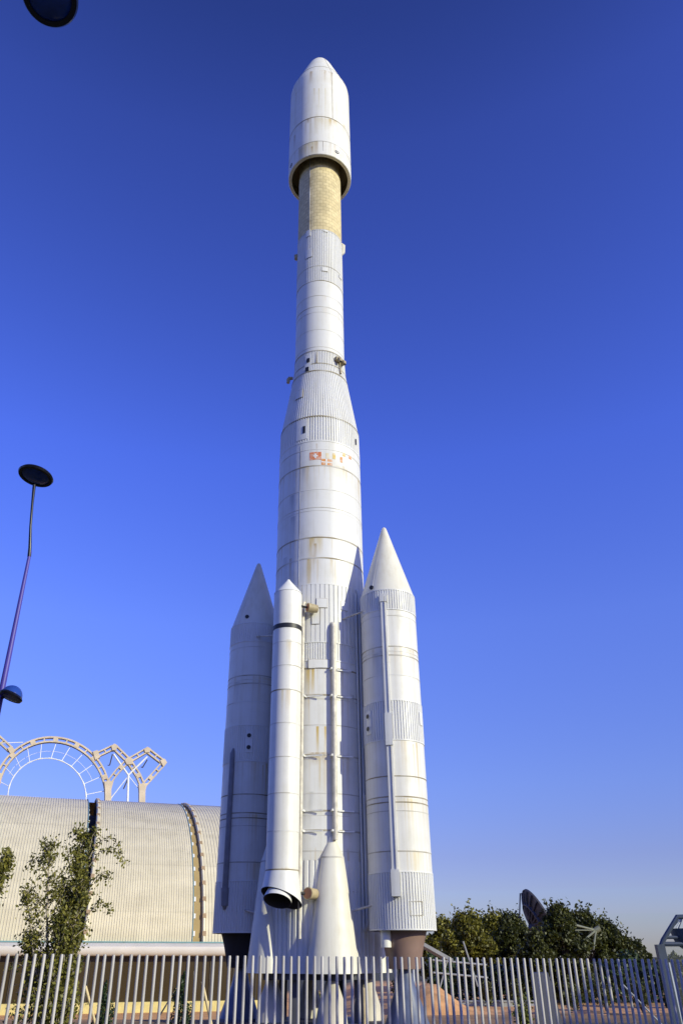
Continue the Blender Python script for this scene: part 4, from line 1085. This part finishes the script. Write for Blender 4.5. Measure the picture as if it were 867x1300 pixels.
tree_px(676, 1180, 43, 20, 'low dark tree standing in front of the lower part of the dish', 19, M['leaf_dark'], n_clump=90, per=200, size=.09, **K)
tree_px(707, 1147, 44, 30, 'tallest dark tree covering the right edge of the dish', 14, M['leaf_dark'], n_clump=130, per=200, size=.09, **K)
tree_px(738, 1158, 53, 34, 'dark green tree behind the dish feed struts', 15, M['leaf_dark'], n_clump=90, per=200, size=.105, **K)
tree_px(766, 1168, 54, 28, 'rounded green tree right of the dish struts', 16, M['leaf_dark'], n_clump=100, per=200, size=.105, **K)
tree_px(800, 1194, 58, 24, 'lowest dark tree tapering down beside the steel gantry', 17, M['leaf_dark'], n_clump=80, per=200, size=.11, **K)
tree_px(854, 1211, 40, 20, 'dark bushy tree seen through the steel gantry', 18, M['leaf_dark'], n_clump=60, per=130, size=.11, crown_base=.05)
# hedge closing the view under the crowns
mb = MB(); r_ = random.Random(5)
for k in range(14000):
    x = r_.uniform(5.5, 30); p = Vector((x, 45.5 + r_.uniform(-.8, .8) + .1 * math.sin(x * 2), r_.random() ** .8 * (1.7 + .35 * math.sin(x * 1.3) + .25 * math.sin(x * 3.7)))); leaf_cards(mb, [p], .12, r_=r_)
hg = empty('hedge', (0, 0, 0), 'dark clipped hedge closing the grounds under the far trees', 'hedge')
mb.build('hedge_leaves', M['leaf_cypress'], hg, smooth=False)
# off-frame shade tree at the right of the fence, which throws its shade on the right posts
broad_tree(Vector((10.6, 10.7, 0)), 5.0, 1.9, 'leafy tree outside the right edge shading the fence posts', 33, M['leaf_dark'], M['dark_bark'], n_clump=62, per=80, size=.13, crown_base=.06)

for (x_, y_, h_, sd_, lb_) in ((13.0, 3.0, 7.2, 61, 'tall leafy tree outside the picture on the sunny side, nearest the fence'), (15.6, 3.0, 7.6, 62, 'tallest leafy tree outside the picture on the sunny side'), (18.2, 3.2, 7.9, 63, 'leafy tree outside the picture on the sunny side, farthest from the lens')):
    broad_tree(Vector((x_, y_, 0)), h_, 2.2, lb_, sd_, M['leaf_dark'], M['dark_bark'], n_clump=80, per=70, size=.2, crown_base=.08)

for (x_, y_, h_, sd_, lb_) in ((-15, 3, 11, 71, 'unseen dark tree added to block low sky light, nearest the lamp posts'), (-20, 12, 12, 72, 'unseen dark tree added to block low sky light, farther along the fence'), (-9, -7, 12, 73, 'unseen dark tree added to block low sky light, behind the viewpoint'), (-1, -14, 11, 74, 'unseen dark tree added to block low sky light, farthest behind the viewpoint'), (-25, 24, 12, 75, 'unseen dark tree added to block low sky light, toward the pavilion')):  # unseen trees added to keep low sky light off the rocket's left side
    broad_tree(Vector((x_, y_, 0)), h_, 4.4, lb_, sd_, M['leaf_dark'], M['dark_bark'], n_clump=100, per=60, size=.34, crown_base=.08)

def slender_tree(loc, h, label, seed, stems, leaf, n_br=40, size=.06, dens=1.0, arcs=(), group='slender young trees in front of the pavilion'):
    """upright poplar-like tree: several steep stems, each with short rising twigs carrying loose leaves"""
    r_ = random.Random(seed); t = empty('slender_tree', loc, label, 'tree', group)
    mb = MB(); lf = MB()
    for (bx, by, tx, ty, th, wid, dn, ld) in stems:
        pts = []
        for k in range(7):
            u = k / 6
            pts.append(Vector((bx + (tx - bx) * u ** 1.2 + r_.gauss(0, .02), by + (ty - by) * u + r_.gauss(0, .02), th * u)))
        mb.tube(pts, [.052 * (1 - .85 * k / 6) for k in range(7)], 8)
        nb = int(n_br * dn)
        for b_ in range(nb):
            u = r_.uniform(.10, .985); f = u * 6; i = min(5, int(f)); p0 = pts[i].lerp(pts[i+1], f - i)
            an = r_.uniform(0, 2 * PI); L = wid * (1.15 - .75 * u) * r_.uniform(.45, 1.35)
            d = Vector((math.cos(an), math.sin(an), r_.uniform(.5, 1.8))).normalized()
            p1 = p0 + d * L * .55; p2 = p1 + (d + Vector((0, 0, r_.uniform(-.3, .5)))).normalized() * L * .5
            p3 = p2 + Vector((d.x * .5, d.y * .5, r_.uniform(-.9, .3))) * L * .3
            mb.tube([p0, p1, p2, p3], [.010, .007, .005, .003], 4, caps=False)
            nl = int(r_.uniform(10, 60) * dens * ld)
            pl = []
            for _ in range(nl):
                v = r_.random() ** .7
                q = p0.lerp(p1, v * 2) if v < .5 else (p1.lerp(p2, (v - .5) * 3.3) if v < .8 else p2.lerp(p3, (v - .8) * 5))
                pl.append(q + gnoise(r_) * (.055 + .05 * wid))
            leaf_cards(lf, pl, size, r_=r_)
    for arc_ in arcs:
        q = [Vector(v) for v in arc_]
        mb.tube(q, [.012 * (1 - .7 * k / (len(q) - 1)) for k in range(len(q))], 5, caps=False)
        pl = []
        for _ in range(90):
            v = (.15 + .85 * r_.random()) * (len(q) - 1); i = min(len(q) - 2, int(v)); pl.append(q[i].lerp(q[i+1], v - i) + gnoise(r_) * .06)
        leaf_cards(lf, pl, size, r_=r_)
    mb.build('trunk', M['bark'], t); lf.build('crown', leaf, t, smooth=False)
    return t
TY = 21.0
b0 = at_depth(62, 1300, TY); b0.z = 0
def rel(px, py): 
    p = at_depth(px, py, TY); return p.x - b0.x, p.z
xl, zl2 = rel(62, 1072); xr, zr2 = rel(112, 1050); xw, zw = rel(47, 1130); xq, zq = rel(120, 1100)
slender_tree(b0, 4, 'slim pale-trunked tree with loose yellow-green leaves in front of the dark roof valley', 21,
             [(0, 0, xl - .02, 0, zl2, .62, .9, .62), (.12, .05, xr - .14, .25, zr2, .45, 1.3, 1.35), (-.05, .02, xw - .26, -.1, zw, .55, .75, .6), (.2, 0, xq - .25, 0, zq * .93, .55, 1.0, .9), (.05, .1, xl * .35 + xr * .65 - .08, .2, zl2 * .8, .5, .9, 1.0), (-.12, .15, xw - .05, .2, zw * .72, .62, .8, 1.0), (.15, -.1, xr - .3, -.2, zw * .80, .6, .9, 1.1)],
             M['leaf_poplar'], n_br=74, size=.046, dens=1.0, arcs=[[(P_[0], .1, P_[1]) for P_ in [rel(x_, y_) for x_, y_ in pth]] for pth in (
                 [(112, 1090), (122, 1070), (137, 1062), (148, 1070), (158, 1098)], [(112, 1100), (126, 1080), (143, 1078), (152, 1090)], [(110, 1130), (122, 1112), (134, 1108), (138, 1120)],
                 [(108, 1165), (122, 1146), (134, 1146), (140, 1160)], [(60, 1110), (50, 1092), (40, 1090), (33, 1103)], [(62, 1100), (58, 1078), (52, 1066)], [(88, 1110), (86, 1088), (84, 1074)], [(55, 1150), (40, 1135), (30, 1140)], [(112, 1080), (117, 1060), (124, 1050)])])
b1 = at_depth(-60, 1300, TY); b1.z = 0
p = at_depth(-4, 1080, TY)
slender_tree(b1, 4, 'slim tree cut off by the left edge with only its branch tips showing', 22, [(0, 0, .55, 0, p.z, .36, 1.2, 1), (-.1, 0, -.3, .2, p.z * 1.05, .5, 1, 1)], M['leaf_poplar'], n_br=50, size=.05)
# young conifers with stakes
def cypress(px, ytop, Y, rpx, label, seed):
    p = at_depth(px, ytop, Y); h = p.z; rad = rpx / 1130 * Y; r_ = random.Random(seed)
    t = empty('young_cypress', (p.x, Y, 0), label, 'tree', 'young cypresses before the yellow plinth')
    mb = MB(); mb.tube([(0, 0, 0), (0, 0, h * .9)], [.03, .008], 7); mb.build('trunk', M['dark_bark'], t)
    mb = MB(); pts = []
    for _ in range(2600):
        u = r_.random(); an = r_.uniform(0, 2 * PI); rr = rad * (1 - u ** 1.6) * (.35 + .65 * math.sqrt(r_.random())) * (1 + .35 * math.sin(an * 3 + u * 14))
        q_ = math.sin(u * 9 + seed) * .25 * rad; pts.append(Vector((rr * 1.35 * math.cos(an) + q_, rr * 1.35 * math.sin(an), .1 + u * (h - .1) * r_.uniform(.82, 1.0))))
    leaf_cards(mb, pts, .035, r_=r_); mb.build('crown', M['leaf_cypress'], t, smooth=False)
cypress(137, 1243, 24, 10, 'dark young cypress below the white eave near the slim tree', 41)
cypress(233, 1232, 24, 11, 'taller dark young cypress beside the yellow upright stake', 42)
def stake(x0, y0, x1, y1, Y, label, r=.035, m_='wood'):
    p = at_depth(x0, y0, Y); q = at_depth(x1, y1, Y + .02)
    if q.z > .02:      # carry the stake on down to the soil
        k = (p.z) / max(p.z - q.z, 1e-3); q = p + (q - p) * k
    mb = MB(); mb.tube([p - q, (0, 0, -.05)], r, 8)
    tag(mb.build('timber_stake', M[m_], None, loc=q), label, 'stake', 'timber stakes around the young trees')
stake(109, 1252, 120, 1292, 23.5, 'leaning pale timber stake between slim tree and small cypress')
stake(247.5, 1233, 245.5, 1300, 23.5, 'upright yellow timber stake beside the taller cypress', .03)
stake(257, 1246, 268, 1296, 23.5, 'leaning pale timber stake beside the shaded booster pedestal')
stake(226, 1252, 198, 1296, 24.5, 'thin timber stake leaning right toward the taller cypress', .02)
stake(462, 1254, 463, 1300, 27.0, 'yellow upright marker post between the rocket engine nozzles', .05)

# ------------------------------------------------------------------ RIGHT-HAND GROUNDS
# soil bank
mb = MB(); n = 30
vs = []; fs = []
for i in range(n + 1):
    for j in range(13):
        x = 3.5 + i * .52; y = 36 + j * .62
        u = i / n; v = j / 12
        h = 1.0 * math.exp(-((x - 4.7) / 1.05) ** 2) * math.sin(PI * min(1, v * 1.2)) ** .8 + .04 * math.sin(PI * v) * min(1, (n - i) / 4)
        h += .04 * math.sin(x * 3.1 + y * 2.2)
        vs.append((x, y, h - .02))
for i in range(n):
    for j in range(12): fs.append((i*13+j, (i+1)*13+j, (i+1)*13+j+1, i*13+j+1))
mb.add(vs, fs); tag(mb.build('soil_bank', M['soil'], ang=60), kind='structure')
# low grey wall
p0 = at_depth(583, 1270, 42); p1 = at_depth(682, 1270, 42)
mb = MB(); mb.box(((p0.x + p1.x) / 2, 42, .06), (p1.x - p0.x, .25, .26)); mb.box(((p0.x + p1.x) / 2, 42, .21), (p1.x - p0.x + .1, .33, .06))
tag(mb.build('low_wall', M['grey_wall'], smooth=False), 'low pale grey wall behind the orange soil under the trees', 'wall')
# slate-coloured information panel
def panel():
    Y = 20.0; a = at_depth(683, 1236, Y); b_ = at_depth(703, 1237, Y); c = at_depth(716, 1300, Y); d = at_depth(680, 1300, Y)
    e = empty('information_panel', ((a.x + b_.x) / 2, Y, 0), 'slate grey slanted panel seen from behind among the fence posts', 'sign')
    o = e.location; mb = MB()
    base = [Vector((a.x, Y + .5, a.z)), Vector((b_.x, Y + .5, a.z)), Vector((c.x + .1, Y - .05, .0)), Vector((d.x - .05, Y - .05, .0))]
    f1 = [v - o for v in base]; f2 = [v + Vector((0, .07, .02)) for v in f1]
    mb.add(f1 + f2, [(0, 3, 2, 1), (4, 5, 6, 7), (0, 1, 5, 4), (1, 2, 6, 5), (2, 3, 7, 6), (3, 0, 4, 7)])
    mb.build('board', M['slate_panel'], e, smooth=False)
    mb = MB(); mb.beam((0, .6, 0), (0, .6, a.z - .1), .06, .06); mb.build('stand', M['steel_blue'], e)
panel()
# bright young shrub
def shrub(px, ytop, Y, rpx, label, seed, leaf):
    p = at_depth(px, ytop, Y); r_ = random.Random(seed); h = p.z; rad = rpx / 1130 * Y
    t = empty('shrub', (p.x, Y, 0), label, 'shrub'); mb = MB(); lf = MB()
    for k in range(14):
        an = r_.uniform(0, 6.28); q = Vector((rad * .8 * math.cos(an) * r_.random(), rad * .8 * math.sin(an), h * r_.uniform(.6, 1)))
        mb.tube([(0, 0, 0), q * .5 + Vector((0, 0, .1)), q], [.012, .008, .004], 5)
        leaf_cards(lf, [q * r_.uniform(.35, 1.02) + gnoise(r_) * .09 for _ in range(70)], .055, r_=r_)
    mb.build('stems', M['dark_bark'], t); lf.build('foliage', leaf, t, smooth=False)
shrub(660, 1262, 24, 9, 'yellow-green young shrub in front of the low grey wall', 51, M['leaf_bright'])
shrub(402, 1262, 36, 8, 'small yellow-green shrub glimpsed beneath the rocket base', 52, M['leaf_bright'])
for px_, yt_, Y_, rp2, sd_, lb_ in ((618, 1246, 40, 15, 81, 'dark round shrub behind the low grey wall, closest to the sloping shelter'), (652, 1240, 41, 17, 82, 'largest dark shrub behind the low grey wall'), (725, 1244, 36, 16, 83, 'dark shrub right of the slate panel'), (762, 1240, 38, 18, 84, 'wide dark shrub behind the leaning grey pole'), (808, 1238, 36, 18, 85, 'dark shrub beside the foot of the steel gantry')):
    shrub(px_, yt_, Y_, rp2, lb_, sd_, M['leaf_dark'])
shrub(505, 1242, 44, 14, 'dark shrub behind the nozzle at the right of the rocket base', 53, M['leaf_dark'])
# boulder-like dark blue sphere exhibit by the pedestal is the pedestal's neighbour: a tilted exhibit roof
def exhibit():
    Y = 42.0; a = at_depth(545, 1199, Y); b_ = at_depth(572, 1222, Y)
    e = empty('exhibit_shelter', (a.x, Y, 0), 'small steel shelter with a sloping grey roof beside the brown engine', 'shelter'); o = e.location
    mb = MB(); p = Vector((a.x - 1.2, Y, a.z + .35)) - o; q = Vector((b_.x, Y, b_.z)) - o
    for k in (0,):
        mb.add([p + Vector((0, -.8, 0)), q + Vector((0, -.8, 0)), q + Vector((0, 1.2, 0)), p + Vector((0, 1.2, 0)),
                p + Vector((0, -.8, .16)), q + Vector((0, -.8, .16)), q + Vector((0, 1.2, .16)), p + Vector((0, 1.2, .16))],
               [(0, 3, 2, 1), (4, 5, 6, 7), (0, 1, 5, 4), (1, 2, 6, 5), (2, 3, 7, 6), (3, 0, 4, 7)])
    mb.build('roof', M['grey_wall'], e, smooth=False)
    for x, z in ((-.9, a.z), (b_.x - a.x - .15, b_.z)):
        for y in (-.7, 1.1):
            mb = MB(); mb.tube([(x, y, 0), (x, y, z + .1)], .05, 8); mb.build('leg', M['steel_light'], e)
    xr_ = at_depth(598, 1230, Y).x - a.x
    mb = MB()
    for z in (1.05, 1.55): mb.tube([(0, -.75, z + .3), (xr_ + .6, -.75, z + .1)], .04, 8)
    mb.tube([(xr_ - .4, -.75, 2.6), (xr_ + .1, -.75, .8)], .04, 8); mb.tube([(.2, -.75, .6), (.7, -.75, 1.9)], .035, 8)
    mb.build('brace', M['grey_wall'], e)
exhibit()
# grass strip
mb = MB(); r_ = random.Random(9)
for k in range(2600):
    x = r_.uniform(4.2, 9.5); y = 20.5 + r_.uniform(0, 4.5); h = r_.uniform(.04, .12); an = r_.uniform(0, 3.14); dx = .012 * math.cos(an); dy = .012 * math.sin(an)
    mb.add([(x - dx, y - dy, 0), (x + dx, y + dy, 0), (x + r_.gauss(0, .03), y + r_.gauss(0, .03), h)], [(0, 1, 2)])
tag(mb.build('grass', M['leaf_bright'], smooth=False), 'thin yellow-green grass on the soil behind the right fence', 'grass', kind='stuff')
# white-and-dark barrier pole
stake(790, 1250, 832, 1292, 22, 'thin grey pole leaning down behind the shaded fence posts', .022, 'grey_wall')

# ground-station dish
DY = 50.0
dc = at_depth(676, 1170, DY)
dish = empty('dish_antenna', (dc.x, DY, 0), 'big grey dish antenna seen edge-on from behind, half hidden by trees', 'antenna')
ax = Vector((.90, .02, .43)).normalized(); Mx = ax.to_track_quat('Z', 'Y').to_matrix(); RD = 1.7
cz = dc.z - .15
mb = MB(); prof = [(RD * k / 10, .30 * RD * (k / 10) ** 2) for k in range(0, 11)]; prof[0] = (.002, 0)
mb.lathe(prof, 56, M=Mx, c=(0, 0, cz)); mb.lathe([(RD, .30 * RD), (RD + .05, .30 * RD - .02), (RD + .05, .30 * RD + .08), (RD - .02, .30 * RD + .08)] + [(r, z + .08) for r, z in prof[::-1]], 56, M=Mx, c=(0, 0, cz))
dd = mb.build('reflector', M['dish'], dish)
mb = MB()
for k in range(20):
    an = 2 * PI * k / 20
    pts = [Mx @ Vector((r * math.cos(an), r * math.sin(an), z - .07)) + Vector((0, 0, cz)) for r, z in prof[2:]]
    mb.tube(pts, .055, 5)
mb.lathe([(RD * .62, .30 * RD * .38 - .16), (RD * .66, .30 * RD * .43 - .16), (RD * .66, .30 * RD * .43 - .02)], 40, M=Mx, c=(0, 0, cz))
mb.build('back_ribs', M['slate_panel'], dd)
apex = at_depth(756, 1181, DY + .8) - dish.location
rim = lambda an: Mx @ Vector((RD * math.cos(an), RD * math.sin(an), .30 * RD)) + Vector((0, 0, cz))
mb = MB()
for x0, y0 in ((703, 1168), (738, 1196), (752.5, 1206)):
    q = at_depth(x0, y0, DY - .6) - dish.location
    mb.tube([apex, q], .055, 7)
for an in (.4, 3.5): mb.tube([apex, rim(an)], .03, 7)
mb.tube([apex - ax * .35, apex + ax * .25], .16, 10)
mb.build('feed_struts', M['strut'], dish)
mb = MB(); mb.tube([(.5, .3, 0), (.45, .3, cz - .9), Vector((0, 0, cz)) - ax * .1], [.4, .3, .25], 14); mb.build('mast', M['dish'], dish)
mb = MB(); q = at_depth(660, 1134, DY) - dish.location; q2 = at_depth(659, 1166, DY) - dish.location; mb.tube([q, q2], .04, 6); mb.build('ladder_rod', M['slate_panel'], dish)

# steel gantry at the right edge
GY = 17.0
gp = at_depth(839, 1215, GY)
ga = empty('steel_gantry', (gp.x, GY, 0), 'blue-grey steel gantry with slanted arms holding a bucket at the right edge', 'gantry'); o = ga.location
P = lambda x, y, Y=GY: at_depth(x, y, Y) - o
mb = MB(); top = P(836.5, 1199); bot = P(850, 1296); bot.z = 0; bot.x = top.x + .06
mb.beam(bot, top, .15, .14, up=(0, 1, 0)); mb.build('post', M['steel_blue'], ga)
mb = MB(); mb.beam(bot + Vector((.10, -.03, 0)), top + Vector((.10, -.03, -.3)), .03, .05, up=(0, 1, 0)); mb.build('edge_channel', M['steel_light'], ga)
mb = MB(); mb.tube([P(838, 1203), P(841, 1194), P(859, 1164), P(900, 1163), P(935, 1194), P(938, 1203)], .045, 10); mb.build('arm', M['steel_blue'], ga)
mb = MB(); mb.tube([P(839, 1198.5), P(938, 1198.5)], .04, 8); mb.tube([P(846, 1190), P(860, 1190)], .03, 8); mb.build('crossbar', M['steel_blue'], ga)
mb = MB(); mb.add([P(843, 1201), P(936, 1201), Vector((P(936, 1201).x, .012, .3)), Vector((P(843, 1201).x + .05, .012, .3))], [(0, 1, 2, 3)])
mb.add([P(843, 1201) + Vector((0, .024, 0)), P(936, 1201) + Vector((0, .024, 0)), Vector((P(936, 1201).x, .036, .3)), Vector((P(843, 1201).x + .05, .036, .3))], [(0, 1, 2, 3)])
mb.build('clear_screen', M['screen'], ga, smooth=False)
mb = MB(); q = P(941, 1203); mb.beam(Vector((q.x, 0, 0)), Vector((q.x, 0, top.z)), .2, .16, up=(0, 1, 0)); mb.build('post', M['steel_blue'], ga)
bk_c = P(872, 1179, GY + .15); rb = .31
mb = MB(); mb.lathe([(.02, -.36), (rb * .55, -.34), (rb * .85, -.26), (rb, -.12), (rb + .02, .0), (rb - .03, .0), (rb * .8, -.2), (.02, -.3)], 32)
bu = mb.build('bucket', M['bucket'], ga, loc=bk_c)
mb = MB(); apx = Vector((-.02, 0, .24))
for k in range(7):
    an = 2 * PI * k / 7; mb.tube([apx, (rb * .95 * math.cos(an), rb * .95 * math.sin(an), 0)], .012, 5)
mb.build('hanger_rods', M['steel_light'], bu)
